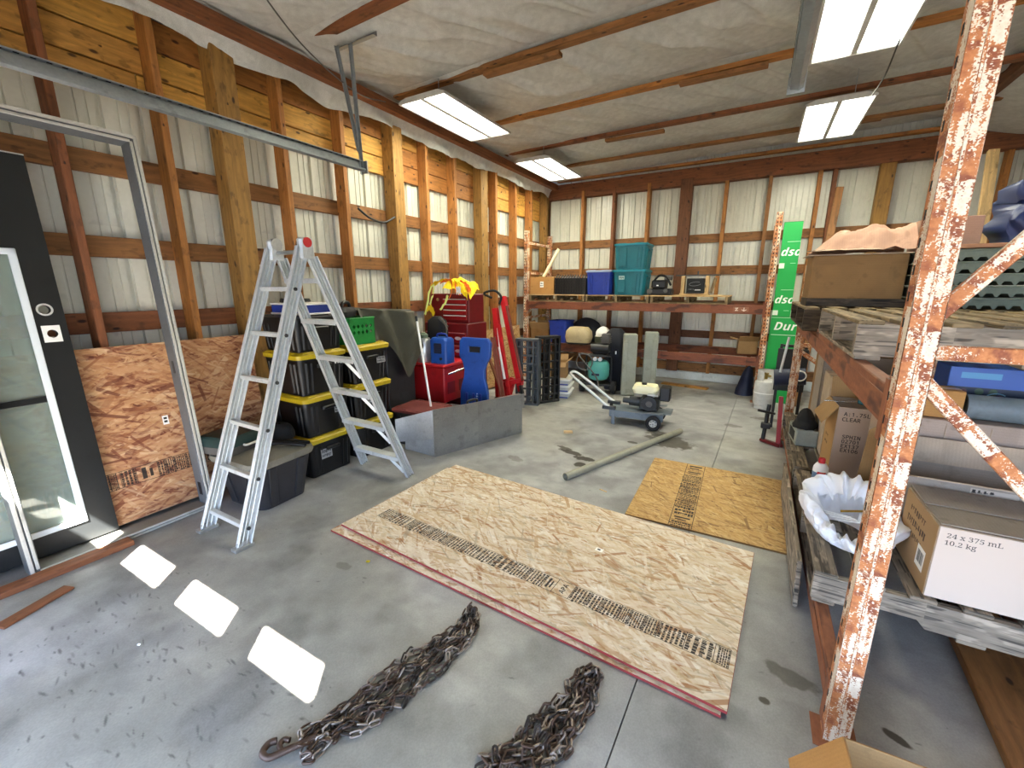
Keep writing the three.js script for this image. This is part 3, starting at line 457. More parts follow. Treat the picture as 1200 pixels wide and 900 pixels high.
// ---------------------------------------------------------------- aluminium step ladder
{
  const t = thing('step_ladder', 'open aluminium A-frame step ladder with red hinge cap', 'ladder', -2.9, 0, -1.92), up = 1.9;
  const ap = { l: -0.155, r: 0.19 }, fA = { l: -0.25, r: 0.19, z: 0.67 }, fB = { l: -0.215, r: 0.365, z: -0.67 };
  const lerp = (a, b, k) => V(...[0, 1, 2].map((i) => mix(a[i], b[i], k)));
  const rail = (name, a, b, w) => {
    const p = V(...a), q = V(...b), u = V(1, 0, 0), gs = [bar(p, q, w, 0.008, u)], d = q.clone().sub(p).normalize(), s = u.clone().cross(d).normalize();
    for (const k of [-1, -0.33, 0.33, 1]) { const o = s.clone().multiplyScalar(k * (w / 2 - 0.004)).add(V(0.012, 0, 0)); gs.push(bar(p.clone().add(o), q.clone().add(o), 0.007, Math.abs(k) === 1 ? 0.03 : 0.012, u)); }
    return mesh(name, gs, M.aluPlain, t);
  };
  const A = { l: [[fA.l, 0.02, fA.z], [ap.l, up, 0.035]], r: [[fA.r, 0.02, fA.z], [ap.r, up, 0.035]] }, Bp = { l: [[fB.l, 0, fB.z], [ap.l, up - 0.06, -0.035]], r: [[fB.r, 0, fB.z], [ap.r, up - 0.06, -0.035]] };
  for (const s of ['l', 'r']) { rail('rail', ...A[s], 0.088); rail('rail', ...Bp[s], 0.075); }
  for (let y = 0.13; y < 1.8; y += 0.3) { const k = (y - 0.02) / (up - 0.02), a = lerp(...A.l, k), b = lerp(...A.r, k); mesh('rung', bar(a, b, 0.034, 0.03), M.aluPlain, t); mesh('rivet', rod(b.clone().add(V(0.026, 0, 0)), b.clone().add(V(0.032, 0, 0)), 0.013, 0.012, 10), M.steelDark, t); }
  for (let y = 0.2; y < 1.75; y += 0.3) {
    const k = y / (up - 0.06), a = lerp(...Bp.l, k), b = lerp(...Bp.r, k); mesh('step', [bar(a, b, 0.078, 0.006), bar(a.clone().add(V(0, -0.014, 0.038)), b.clone().add(V(0, -0.014, 0.038)), 0.005, 0.034), bar(a.clone().add(V(0, -0.014, -0.038)), b.clone().add(V(0, -0.014, -0.038)), 0.005, 0.034)], M.aluPlain, t);
    if (y < 1.2) for (const [s, e] of [[1, b], [-1, a]]) { const kk = (y - 0.15) / (up - 0.06), low = s > 0 ? lerp(...Bp.r, kk) : lerp(...Bp.l, kk); mesh('gusset', bar(e.clone().add(V(-s * 0.1, -0.02, 0.03)), low.add(V(-s * 0.01, 0, 0.03)), 0.004, 0.026), M.aluPlain, t); }
  }
  for (const s of ['l', 'r']) {
    const x = ap[s], cap = [C(0.05, 0.15, 0.11, x, up - 0.08, 0, 0.02)]; const hh = mesh('hinge', cap, M.aluPlain, t);
    if (s === 'r') mesh('hinge_cap', rod(V(x - 0.024, up + 0.038, 0), V(x + 0.027, up + 0.038, 0), 0.033, 0.033, 18), M.redBright, hh); else mesh('hinge_cap', rod(V(x - 0.02, up + 0.04, 0), V(x + 0.03, up + 0.04, 0), 0.042, 0.042, 18), M.alu, hh);
    mesh('foot', [bar(V(fA[s], 0.012, fA.z - 0.06), V(fA[s], 0.012, fA.z + 0.06), 0.055, 0.024), bar(V(fA[s] + 0.014, 0.03, fA.z - 0.03), V(fA[s] + 0.014, 0.03, fA.z + 0.045), 0.006, 0.05)], M.alu, t); 
  }
  mesh('hinge_bar', rod(V(ap.l, up - 0.02, 0), V(ap.r, up - 0.02, 0), 0.014), M.alu, t);
}
// ---------------------------------------------------------------- stacked black totes with yellow lids
{
  const lab = (t, x, y, z, w, h) => { const p = printed('label', w, h, (c, W, H) => { c.fillStyle = '#9a9ca0'; c.fillRect(0, 0, W, H); strokes(c, W * 0.06, H * 0.08, W * 0.88, H * 0.35, 9, '#2c2e33'); strokes(c, W * 0.06, H * 0.55, W * 0.88, H * 0.35, 9, '#2c2e33'); }, t, 0.6, 500); p.rotation.set(0, Math.PI / 2, 0); p.rotateX(-0.05); p.position.set(x, y, z); };
  const w = 0.5, d = 0.46, base = 0.372, body = mk('toteBlack', '#0f1014', 0.38, { map: scuffTex });
  const names = [['black tote with yellow lid and worn label, on the floor beside the grey-lidded tub', 'black tote with yellow lid, second up beside the grey-lidded tub', 'black tote with yellow lid and white logo, third up in the tall stack'], ['black tote with yellow lid on the floor behind the ladder foot', 'black tote with yellow lid, middle one under the green crate', 'black tote with yellow lid carrying the green milk crate']];
  for (const [ci, z] of [[0, -2.33], [1, -2.86]]) for (let k = 0; k < 3; k++) {
    const t = thing('storage_tote', names[ci][k], 'tote', -3.45, k * base, z, rr(-0.02, 0.02), 'black totes with yellow lids'); tote(t, w, d, base, body, M.yellow, 0.055);
    if (k < 2 || ci) lab(t, 0.252, 0.2, 0.07 - 0.18 * ((k + ci) % 2), 0.11, ci ? 0.06 : 0.085 - 0.03 * k);
    if (k === 2 && !ci) { const l = printed('logo', 0.12, 0.05, (c, W, H) => { c.fillStyle = '#15171c'; c.fillRect(0, 0, W, H); strokes(c, 2, H * 0.15, W - 4, H * 0.7, 4, '#e8e8ea'); }, t, 0.5, 600); l.rotation.y = Math.PI / 2; l.position.set(0.254, 0.25, -0.16); }
  }
  const t4 = thing('storage_tote', 'black lidless-looking tote topping the tall yellow-lidded stack', 'tote', -3.45, 3 * base, -2.33); t4.userData.label = 'black tote with dark lid topping the tall yellow-lidded stack'; tote(t4, w, d, 0.3, body, M.black);
  const y4 = 3 * base + 0.302;
  const bb = thing('cooler_box', 'blue box with white stripes on the topmost black tote', 'box', -3.42, y4, -2.36, 0.05); mesh('box_body', C(0.4, 0.085, 0.36, 0, 0, 0, 0.01), M.blueDeep, bb); mesh('rim_strip', [C(0.41, 0.016, 0.37, 0, 0, 0, 0.004), C(0.41, 0.014, 0.37, 0, 0.08, 0, 0.004)], M.whitePlain, bb);
  tag(mesh('cable_coil', tube(Array.from({ length: 40 }, (_, i) => V(0.13 * Math.cos(i * 0.55) * (1 - 0.004 * i), 0.008 + 0.0006 * i, 0.11 * Math.sin(i * 0.55))), 0.007, 160, 6).translate(-3.46, y4 + 0.095, -2.3), M.blackMatt), 'black cable coiled on the blue striped box', 'cable');
  // green milk crate with diamond openings
  const cr = thing('milk_crate', 'bright green plastic milk crate on a yellow tote lid', 'crate', -3.36, 3 * base, -2.78, 0.03), cw = 0.3, chh = 0.25, k = 0.008, gm = mk('crateGreen', '#1fa544', 0.5, { map: speckTex });
  const dia = []; for (let r = 0; r < 2; r++) for (let i = 0; i < 5; i++) { const x = -0.1 + i * 0.05 + (r % 2) * 0.0, y = 0.115 + r * 0.055; dia.push([[x - 0.018, y], [x, y - 0.022], [x + 0.018, y], [x, y + 0.022]]); }
  const panel = () => extrude([[-cw / 2, 0], [cw / 2, 0], [cw / 2, chh], [-cw / 2, chh]], k, 0, dia.map((q) => q.slice()));
  for (let s = 0; s < 4; s++) { const m = mesh('side_panel', panel(), gm, cr); m.position.set(Math.sin(s * Math.PI / 2) * (cw / 2 - k), 0, Math.cos(s * Math.PI / 2) * (cw / 2 - k)); m.rotation.y = s * Math.PI / 2; }
  mesh('bottom', C(cw, k, cw, 0, 0, 0, 0), gm, cr); mesh('rim', [C(cw + 0.014, 0.014, 0.014, 0, chh - 0.012, cw / 2, 0.003), C(cw + 0.014, 0.014, 0.014, 0, chh - 0.012, -cw / 2, 0.003), C(0.014, 0.014, cw + 0.014, cw / 2, chh - 0.012, 0, 0.003), C(0.014, 0.014, cw + 0.014, -cw / 2, chh - 0.012, 0, 0.003)], gm, cr);
  const tb = thing('tool_bag', 'grey and black power tool lying on top of the green crate', 'tool', -3.4, 3 * base + 0.251, -2.76, 0.4); mesh('motor_body', loft([[0, 0.1, 0.24, 0.04], [0.05, 0.13, 0.27, 0.05], [0.09, 0.1, 0.22, 0.04]], 6), M.charcoal, tb); mesh('grip', tube([V(0, 0.06, 0.08), V(0, 0.13, 0.04), V(0, 0.13, -0.06), V(0, 0.06, -0.1)], 0.016), M.black, tb);
  tb.name = 'power_tool';
  // grey-lidded tub in front
  const gt = thing('storage_tub', 'charcoal plastic tub with a dusty grey lid before the black totes', 'tub', -3.27, 0, -1.755, 0.06);
  const bodyC = mk('tubCharcoal', '#34343a', 0.5, { map: scuffTex }), lidG = mk('lidDusty', '#8c887c', 0.8, { map: scuffTex });
  mesh('tub', [loft([[0, 0.44, 0.38, 0.07], [0.36, 0.56, 0.49, 0.08]], 8), ...[-0.12, 0.12].map((z) => bar(V(0.222, 0.02, z * 0.85), V(0.282, 0.34, z), 0.06, 0.02, V(1, 0, 0))), ...[-0.12, 0.12].map((x) => bar(V(x * 0.85, 0.02, 0.19), V(x, 0.34, 0.246), 0.06, 0.02, V(0, 0, 1)))], bodyC, gt);
  mesh('lid', loft([[0.35, 0.6, 0.53, 0.1], [0.375, 0.615, 0.545, 0.1], [0.4, 0.6, 0.53, 0.1], [0.402, 0.55, 0.48, 0.08], [0.395, 0.54, 0.47, 0.08], [0.41, 0.4, 0.34, 0.08]], 8), lidG, gt);
  const gc = thing('tool_case', 'dark green hard tool case resting on the dusty grey lid', 'case', -3.46, 0.412, -1.66, 0.25); const caseM = mk('caseGreen', '#22403f', 0.45, { map: scuffTex }); mesh('lower_shell', loft([[0, 0.3, 0.36, 0.03], [0.06, 0.32, 0.38, 0.03]], 5), M.greyPlastic, gc); mesh('upper_shell', loft([[0.062, 0.32, 0.38, 0.03], [0.12, 0.31, 0.37, 0.03], [0.135, 0.28, 0.34, 0.03]], 5), caseM, gc); mesh('carry_handle', tube([V(0.16, 0.06, -0.07), V(0.19, 0.06, -0.06), V(0.19, 0.06, 0.06), V(0.16, 0.06, 0.07)], 0.009, 20), M.whitePlain, gc);
  const pl = thing('bolt_cutter', 'black tubular handles of a cutter lying across the grey lid', 'tool', -3.12, 0.414, -1.86, 0.5); for (const s of [-1, 1]) mesh('handle', tube([V(-0.17, 0.02, 0.02 * s), V(-0.04, 0.03, 0.012 * s), V(0.08, 0.03, 0.03 * s), V(0.17, 0.022, 0.032 * s)], 0.015, 24, 8), M.black, pl); mesh('cutter_head', C(0.09, 0.03, 0.05, -0.2, 0.004, 0, 0.008), M.steelDark, pl);
  const bg = thing('fabric_bag', 'slumped black fabric bag on the dusty grey lid', 'bag', -3.4, 0.412, -1.98, 0.2); mesh('bag_body', surf((u, v) => { const a = u * Math.PI * 2, q = Math.sin(v * Math.PI / 2), r = 0.13 * Math.sqrt(1 - v * v * 0.98) + 0.02 * (fbm(u * 9, v * 4 + 7, 3) - 0.5); return [Math.cos(a) * r * 1.1, 0.11 * q, Math.sin(a) * r * 0.8]; }, 30, 12), M.blackMatt, bg);
}
// ---------------------------------------------------------------- tarp-covered cabinet, red tools, hoist along the ribbed wall
{
  const t = thing('steel_cabinet', 'dark steel cabinet half hidden under the olive tarpaulin', 'cabinet', -3.6, 0, -3.44);
  mesh('cabinet_body', C(0.42, 1.4, 0.42, 0, 0, 0, 0.006), M.steelDark, t);
  const tarp = mk('tarpOlive', '#4d4d40', 0.62, { map: scuffTex });
  tag(mesh('tarpaulin', surf((u, v) => {
    const z = 0.56 - 0.8 * u, cr = 0.02 * Math.sin(z * 17 + v * 6) + 0.05 * (fbm(z * 5 + 30, v * 6 + 30, 3) - 0.5);
    if (v < 0.4) { const q = v / 0.4; return [-0.2 + 0.45 * q, 1.44 - 0.06 * u + cr * 0.4, z]; }
    const q = (v - 0.4) / 0.6, drop = 0.32 + 0.42 * Math.exp(-Math.pow((u - 0.72) / 0.22, 2)) ; return [0.25 + 0.04 * q + cr, 1.44 - 0.06 * u - drop * q, z - 0.02 * q];
  }, 60, 40).translate(-3.6, 0, -3.44), tarp), 'creased olive tarpaulin draped over the steel cabinet', 'tarpaulin');
  const pole = thing('white_pole', 'thin white pole leaning on the olive tarpaulin', 'pole', 0, 0, 0); mesh('pole_tube', rod(V(-2.82, 0.02, -3.32), V(-3.2, 1.28, -3.52), 0.012), M.whitePlain, pole); mesh('pole_tip', rod(V(-3.2, 1.28, -3.52), V(-3.215, 1.335, -3.53), 0.014), M.steelDark, pole);
  const tr = thing('storage_tote', 'black tote with a dusty red lid behind the bent steel panel', 'tote', -3.02, 0, -3.34, 0.06); tote(tr, 0.5, 0.4, 0.4, M.black, mk('lidRed', '#8c3a36', 0.7, { map: speckTex }));
  // red parts-washer tub and what stands on it
  const rw = thing('parts_washer', 'red steel parts washer tub on dark legs with items on top', 'tool chest', -3.4, 0, -4.0); rw.userData.label = 'red steel tub on dark legs carrying the blue canister'; 
  mesh('tub', C(0.72, 0.42, 0.5, 0, 0.32, 0, 0.012), M.red, rw); mesh('lid', C(0.74, 0.03, 0.52, 0, 0.742, 0, 0.008), M.redBright, rw);
  for (const sx of [-1, 1]) for (const sz of [-1, 1]) mesh('leg', C(0.05, 0.32, 0.05, sx * 0.32, 0, sz * 0.21, 0.004), M.black, rw);
  mesh('push_handle', rod(V(0.38, 0.66, 0.2), V(0.38, 0.69, -0.22), 0.011), M.chrome, rw); for (const z of [-0.1, 0.12]) mesh('recess_panel', B(0.36, 0.365, 0.42, 0.56, z - 0.07, z + 0.07, 0.002), M.redDark, rw);
  const bc = thing('battery_charger', 'grey battery charger on the floor below the red tub', 'charger', -3.08, 0, -3.85); mesh('charger_case', C(0.16, 0.2, 0.2, 0, 0, 0, 0.015), M.greyPlastic, bc); mesh('charger_handle', tube([V(0, 0.2, 0.07), V(0, 0.25, 0.05), V(0, 0.25, -0.05), V(0, 0.2, -0.07)], 0.01), M.black, bc); mesh('dial_strip', B(0.08, 0.084, 0.12, 0.17, -0.07, 0.07, 0.001), mk('dialGreen', '#9ab08e', 0.6), bc);
  const cy = thing('grey_cylinder', 'pale grey cylinder with a cap standing on the red tub lid', 'cylinder', -3.4, 0.773, -3.84); mesh('cylinder_body', lathe([[0, 0], [0.08, 0], [0.085, 0.015], [0.085, 0.26], [0.07, 0.285], [0.03, 0.29]], 28), M.alu, cy); mesh('cylinder_cap', lathe([[0.055, 0.285], [0.055, 0.325], [0.03, 0.345], [0, 0.346]], 20), mk('capGreen', '#5c6b58', 0.7), cy);
  const bj = thing('blue_canister', 'blue plastic canister with dark grille on the red tub', 'canister', -3.17, 0.773, -3.9, 0.12); mesh('canister_body', loft([[0, 0.23, 0.2, 0.03], [0.27, 0.23, 0.2, 0.03], [0.3, 0.19, 0.16, 0.03]], 6), M.blue, bj); mesh('grille', [B(-0.05, 0.05, 0.12, 0.24, 0.1, 0.105, 0.002), ...[0.14, 0.165, 0.19, 0.215].map((y) => B(-0.055, 0.055, y, y + 0.007, 0.1, 0.109, 0.001))], M.navy, bj); mesh('drain_knob', rod(V(0.04, 0.06, 0.1), V(0.04, 0.06, 0.112), 0.018), M.black, bj); mesh('carry_handle', tube([V(-0.07, 0.29, 0), V(-0.05, 0.335, 0), V(0.05, 0.335, 0), V(0.07, 0.29, 0)], 0.012), M.blueDeep, bj);
  const bk = thing('tool_pouch', 'black tool pouch with loose straps atop the blue canister', 'pouch', -3.3, 1.14, -4.05, 0.1); bk.position.set(-3.43, 0.773, -4.14); mesh('pouch_body', loft([[0, 0.2, 0.14, 0.03], [0.3, 0.24, 0.17, 0.04], [0.47, 0.22, 0.15, 0.05], [0.52, 0.1, 0.08, 0.03]], 6), M.blackMatt, bk); for (let i = 0; i < 4; i++) mesh('strap', tube([V(0.05, 0.5, 0.05), V(0.12 + 0.02 * i, 0.5 - 0.03 * i, 0.08), V(0.2, 0.4 - 0.03 * i, 0.06 + 0.02 * i)], 0.006, 14, 6), M.greyPlastic, bk);
  bk.userData.label = 'tall black tool pouch with loose straps before the red tool chest';
  // two-tier red tool chest
  const tc = thing('tool_chest', 'tall dark red two-tier tool chest with drawers below the safety vest', 'tool chest', -3.43, 0, -4.52);
  mesh('cabinet_body', C(0.68, 1.06, 0.44, 0, 0.14, 0, 0.008), M.redDark, tc); mesh('top_box', C(0.6, 0.36, 0.34, 0.02, 1.202, -0.02, 0.008), M.redDark, tc);
  for (const sx of [-1, 1]) for (const sz of [-1, 1]) mesh('caster', [rod(V(sx * 0.28 - 0.02, 0.055, sz * 0.16), V(sx * 0.28 + 0.02, 0.055, sz * 0.16), 0.055), C(0.06, 0.07, 0.06, sx * 0.28, 0.08, sz * 0.16, 0.003)], M.rubber, tc);
  [[0.18, 0.28], [0.48, 0.14], [0.64, 0.14], [0.8, 0.14], [0.96, 0.14]].forEach(([y, h], i) => { const dr = mesh('drawer', B(-0.32, 0.32, y, y + h - 0.012, 0.22, 0.232, 0.004), M.red, tc); mesh('pull', B(-0.31, 0.31, y + h - 0.03, y + h - 0.014, 0.232, 0.246, 0.004), mk('pullRose', '#a8585a', 0.35), dr); if (i > 2) { const s = new THREE.CircleGeometry(0.05, 24); s.scale(1, 0.42, 1).translate(0.2, y + 0.055, 0.2335); mesh('oval_sticker', s, M.whitePlain, dr); } });
  for (let i = 0; i < 4; i++) { const y = 1.24 + i * 0.068, dr = mesh('drawer', B(-0.08, 0.29, y, y + 0.058, 0.15, 0.16, 0.003), M.red, tc); mesh('pull', B(-0.07, 0.28, y + 0.045, y + 0.057, 0.16, 0.172, 0.003), M.aluPlain, dr); }
  mesh('lock', rod(V(-0.16, 1.49, 0.15), V(-0.16, 1.49, 0.162), 0.022), M.chrome, tc); { const p = printed('tag_sticker', 0.05, 0.045, (c, W, H) => { c.fillStyle = '#f3efe9'; c.fillRect(0, 0, W, H); strokes(c, 3, H * 0.3, W - 6, H * 0.4, 5); }, tc); p.position.set(-0.08, 1.155, 0.2335); }
  // high visibility vest thrown over the chest
  const v = thing('safety_vest', 'yellow and orange high visibility vest draped over the red tool chest', 'vest', -3.43, 1.565, -4.5), hv = mk('hiVis', '#f3d414', 0.75), ho = mk('hiVisOrange', '#f47a2a', 0.75), hl = mk('hiVisLime', '#d9e88a', 0.7);
  const ribbon = (pts, w, wdir = V(0, 0, 1)) => { const cv = new THREE.CatmullRomCurve3(pts); return surf((a, b) => { const p = cv.getPoint(a); return [p.x + wdir.x * w * (b - 0.5), p.y + wdir.y * w * (b - 0.5) + 0.008 * Math.sin(a * 20 + b * 5), p.z + wdir.z * w * (b - 0.5)]; }, 40, 4); };
  const fold = (pts, w, dir, seed) => { const cv = new THREE.CatmullRomCurve3(pts); return surf((u, q) => { const p = cv.getPoint(u), k = q - 0.5, n = 0.05 * (fbm(u * 6 + seed, q * 5 + seed, 3) - 0.5); return [p.x + dir.x * w * k + n, p.y + dir.y * w * k + 0.05 * Math.cos(k * 3) + n + 0.012 * Math.sin(u * 19 + q * 7), p.z + dir.z * w * k + n]; }, 44, 16); };
  mesh('vest_body', fold([V(-0.1, 0.1, 0.02), V(0.05, 0.12, 0.04), V(0.2, 0.08, 0.06), V(0.36, 0.05, 0.08), V(0.4, -0.02, 0.1)], 0.26, V(0.05, -0.45, 0.85), 9), hv, v);
  mesh('vest_front', fold([V(0.1, 0.1, 0.12), V(0.2, 0.06, 0.15), V(0.3, 0.02, 0.17), V(0.33, -0.04, 0.17)], 0.15, V(0.2, -0.75, 0.2), 21), hv, v);
  mesh('reflective_panel', fold([V(0.17, 0.03, 0.185), V(0.25, 0.02, 0.195)], 0.06, V(0.1, -0.9, 0.1), 33), M.whitePlain, v);
  mesh('orange_panel', fold([V(0.26, 0.09, 0.13), V(0.34, 0.05, 0.16), V(0.38, -0.02, 0.17)], 0.12, V(0, -0.7, 0.3), 41), ho, v);
  for (const g of [ribbon([V(-0.18, 0.13, 0.05), V(-0.05, 0.17, 0.08), V(0.06, 0.15, 0.13), V(0.1, 0.02, 0.18), V(0.06, -0.06, 0.19)], 0.07, V(0.5, 0.5, 0.4)), ribbon([V(0.2, 0.15, 0.14), V(0.3, 0.12, 0.13), V(0.36, 0.02, 0.17)], 0.06, V(0, 0.5, 0.6)), ribbon([V(0.14, 0.13, 0.15), V(0.16, 0.02, 0.165), V(0.24, -0.02, 0.165)], 0.05, V(0.7, 0, 0.4))]) mesh('orange_band', g, ho, v);
  for (const g of [ribbon([V(0.1, 0.14, 0.09), V(-0.06, 0.17, 0.06), V(-0.2, 0.15, 0.06), V(-0.31, 0.1, 0.07)], 0.075, V(0, 0.3, 0.9)), ribbon([V(-0.3, -0.2, 0.2), V(-0.2, -0.18, 0.24), V(-0.12, -0.26, 0.27)], 0.09, V(0.3, 0.8, 0))]) mesh('shoulder_strap', g, hv, v);
  for (const g of [ribbon([V(-0.29, 0.12, 0.07), V(-0.33, 0.02, 0.1), V(-0.33, -0.12, 0.14), V(-0.33, -0.27, 0.2)], 0.05, V(0.9, 0, 0.3)), ribbon([V(-0.27, 0.12, 0.08), V(-0.25, 0, 0.12), V(-0.27, -0.14, 0.17)], 0.04, V(0.9, 0, 0.3)), ribbon([V(0.05, -0.02, 0.2), V(0.02, -0.1, 0.205), V(-0.06, -0.2, 0.22)], 0.05, V(0.9, 0, 0.2))]) mesh('reflective_strap', g, hl, v);
  // blue mechanic's creeper standing on end
  const cp = thing('mechanic_creeper', 'blue moulded mechanic creeper standing on end before the red chest', 'creeper', -2.81, 0, -4.02, 0.12); cp.rotation.x = -0.06;
  const half = [[0.11, 0], [0.165, 0.06], [0.17, 0.42], [0.155, 0.5], [0.125, 0.6], [0.12, 0.7], [0.15, 0.79], [0.19, 0.86], [0.19, 1.02], [0.16, 1.06]], sil = [...half, ...half.slice().reverse().map(([x, y]) => [-x, y])];
  mesh('creeper_board', extrude(sil, 0.035, 0.012, [[[-0.08, 0.89], [0.08, 0.89], [0.085, 0.98], [-0.085, 0.98]]]), M.blue, cp); mesh('head_pad', B(-0.08, 0.08, 0.89, 0.98, 0.0, 0.03, 0.006), M.black, cp); for (const x of [-0.09, 0, 0.09]) mesh('moulded_rib', B(x - 0.016, x + 0.016, 0.06, 0.42, 0.04, 0.056, 0.008), M.blueDeep, cp);
  for (const [x, y] of [[-0.13, 0.1], [0.13, 0.1], [-0.15, 0.95], [0.15, 0.95]]) mesh('caster', rod(V(x - 0.012, y, -0.05), V(x + 0.012, y, -0.05), 0.035), M.rubber, cp);
  { const p = printed('logo', 0.035, 0.26, (c, W, H) => { c.fillStyle = '#1d57b8'; c.fillRect(0, 0, W, H); c.save(); c.translate(W, 0); c.rotate(Math.PI / 2); strokes(c, 4, 3, H - 8, W - 6, 9, '#dfe8f6'); c.restore(); }, cp); p.position.set(0.045, 0.3, 0.049); }
  // folded red engine hoist
  const h = thing('engine_hoist', 'folded bright red engine hoist leaning on the stud wall', 'hoist', -3.05, 0, -4.95), rb = (n, a, b, w, tt, m = M.redBright) => mesh(n, bar(V(...a), V(...b), w, tt, V(0, 0, 1)), m, h);
  rb('base_leg', [0.2, 0.0, 0.05], [-0.1, 1.36, -0.1], 0.07, 0.07); rb('base_leg', [0.36, 0.34, 0], [0.03, 1.52, -0.1], 0.07, 0.07); rb('boom', [0.3, 0.22, -0.12], [-0.03, 1.45, -0.2], 0.06, 0.06, M.red); rb('mast', [0.12, 0.0, 0.02], [0.22, 0.42, -0.05], 0.075, 0.075); rb('cross_member', [0.08, 0.33, 0.06], [0.4, 0.42, 0.0], 0.06, 0.06); rb('base_leg', [-0.06, 0.02, -0.1], [-0.16, 1.3, -0.2], 0.06, 0.06, M.red);
  mesh('ram', [rod(V(0.16, 0.42, 0.08), V(0.05, 0.85, 0.03), 0.026), rod(V(0.05, 0.85, 0.03), V(0.0, 1.1, 0), 0.012)], M.whitePlain, h); for (const p of [[0.2, 0.04, 0.06], [-0.06, 0.045, -0.08]]) mesh('caster', rod(V(p[0] - 0.03, p[1] + 0.01, p[2]), V(p[0] + 0.03, p[1] + 0.01, p[2]), 0.05), M.rubber, h); mesh('hook_chain', tube([V(-0.15, 1.5, -0.1), V(-0.25, 1.56, -0.05), V(-0.1, 1.6, -0.08), V(0.02, 1.52, -0.06), V(0, 1.42, -0.05)], 0.016, 40, 8), M.blackMatt, h);
  rb('boom_brace', [0.26, 0.1, 0.1], [0.02, 1.15, 0.0], 0.045, 0.045, M.redBright); rb('tie_bar', [0.42, 0.42, 0.05], [0.12, 1.4, -0.04], 0.03, 0.03, M.redBrown);
  rb('leg_tip', [0.36, 0.34, 0], [0.4, 0.22, 0.01], 0.04, 0.04, M.steelDark);
  tag(mesh('angle_iron', [bar(V(-2.58, 0.01, -4.35), V(-3.0, 1.0, -4.72), 0.07, 0.008, V(1, 0, 0)), bar(V(-2.56, 0.01, -4.36), V(-2.98, 1.0, -4.73), 0.008, 0.06, V(1, 0, 0))], M.redBrown), 'rust red angle iron leaning between blue creeper and red hoist', 'angle iron');
  tag(mesh('wood_lath', bar(V(-2.75, 0.01, -4.75), V(-3.55, 1.62, -4.86), 0.06, 0.02, V(1, 0, 0)), M.lumberRed), 'reddish wooden lath leaning behind the red engine hoist', 'lath');
}
// ---------------------------------------------------------------- bent bright steel panel
{
  const ang = Math.atan2(4.11 - 3.03, -2.21 + 2.61), t = thing('sheet_steel', 'bent bright sheet steel panel standing on edge before the red tools', 'panel', -2.61, 0, -3.03, ang);
  const L = 1.15, H = 0.49, dot = (x, y, r) => { const p = new THREE.Path(); p.absarc(x, y, r, 0, 7); return p; }, m = mk('bareSteel', '#b0b3b7', 0.28, { metalness: 0.8, map: scuffTex });
  mesh('face_sheet', extrude([[0, 0], [L, 0], [L, H - 0.03], [0, H]], 0.004, 0, [dot(0.06, 0.42, 0.012), dot(0.27, 0.41, 0.014), dot(0.32, 0.43, 0.012), dot(0.72, 0.38, 0.012), dot(0.1, 0.1, 0.016)]).translate(0, 0, -0.004), m, t);
  mesh('stiffener_disc', rod(V(0.3, 0.41, 0.0), V(0.3, 0.41, 0.004), 0.075), m, t);
  const e = mesh('end_return', extrude([[0, 0.19], [0.36, 0.17], [0.36, 0.4], [0, 0.485]], 0.004), m, t); e.rotation.y = Math.PI * 0.5 + 0.95; e.position.set(0, 0, -0.004);
  const e2 = mesh('lower_return', extrude([[0, 0], [0.3, 0.07], [0.3, 0.19], [0, 0.19]], 0.004), m, t); e2.rotation.y = Math.PI * 0.5 + 0.75; e2.position.set(0.01, 0, -0.006);
  mesh('top_flange', B(0, L, H - 0.036, H - 0.032, -0.06, 0, 0.001), m, t); mesh('end_flange', B(L - 0.01, L + 0.03, 0.3, H - 0.03, -0.004, 0.004, 0.001), m, t); mesh('pull_handle', tube([V(0.42, 0.46, -0.03), V(0.43, 0.5, -0.02), V(0.53, 0.5, -0.02), V(0.54, 0.455, -0.03)], 0.012), M.black, t);
}
// ---------------------------------------------------------------- plastic pallets on end, bins, compressor
function gridPallet(name, label, x, z, ry, m, w, h, d) {
  const t = thing(name, label, 'pallet', x, 0, z, ry, undefined); mesh('frame', [B(-w / 2, -w / 2 + 0.03, 0, h, -d / 2, d / 2, 0.006), B(w / 2 - 0.03, w / 2, 0, h, -d / 2, d / 2, 0.006), B(-w / 2, w / 2, 0, 0.035, -d / 2, d / 2, 0.006), B(-w / 2, w / 2, h - 0.035, h, -d / 2, d / 2, 0.006)], m, t);
  for (let i = 1; i < 4; i++) { const q = -w / 2 + w * i / 4; mesh('slat', B(q - 0.014, q + 0.014, 0.03, h - 0.03, d / 2 - 0.03, d / 2 - 0.004, 0.003), m, t); }
  for (let i = 1; i < 8; i++) { const y = h * i / 8; mesh('cross_slat', B(-w / 2 + 0.02, w / 2 - 0.02, y - 0.012, y + 0.012, d / 2 - 0.05, d / 2 - 0.012, 0.003), m, t); }
  for (const s of [-1, 0, 1]) mesh('block', B(s * (w / 2 - 0.05) - 0.03, s * (w / 2 - 0.05) + 0.03, 0.05, h - 0.05, -d / 2, d / 2 - 0.06, 0.006), m, t); return t;
}
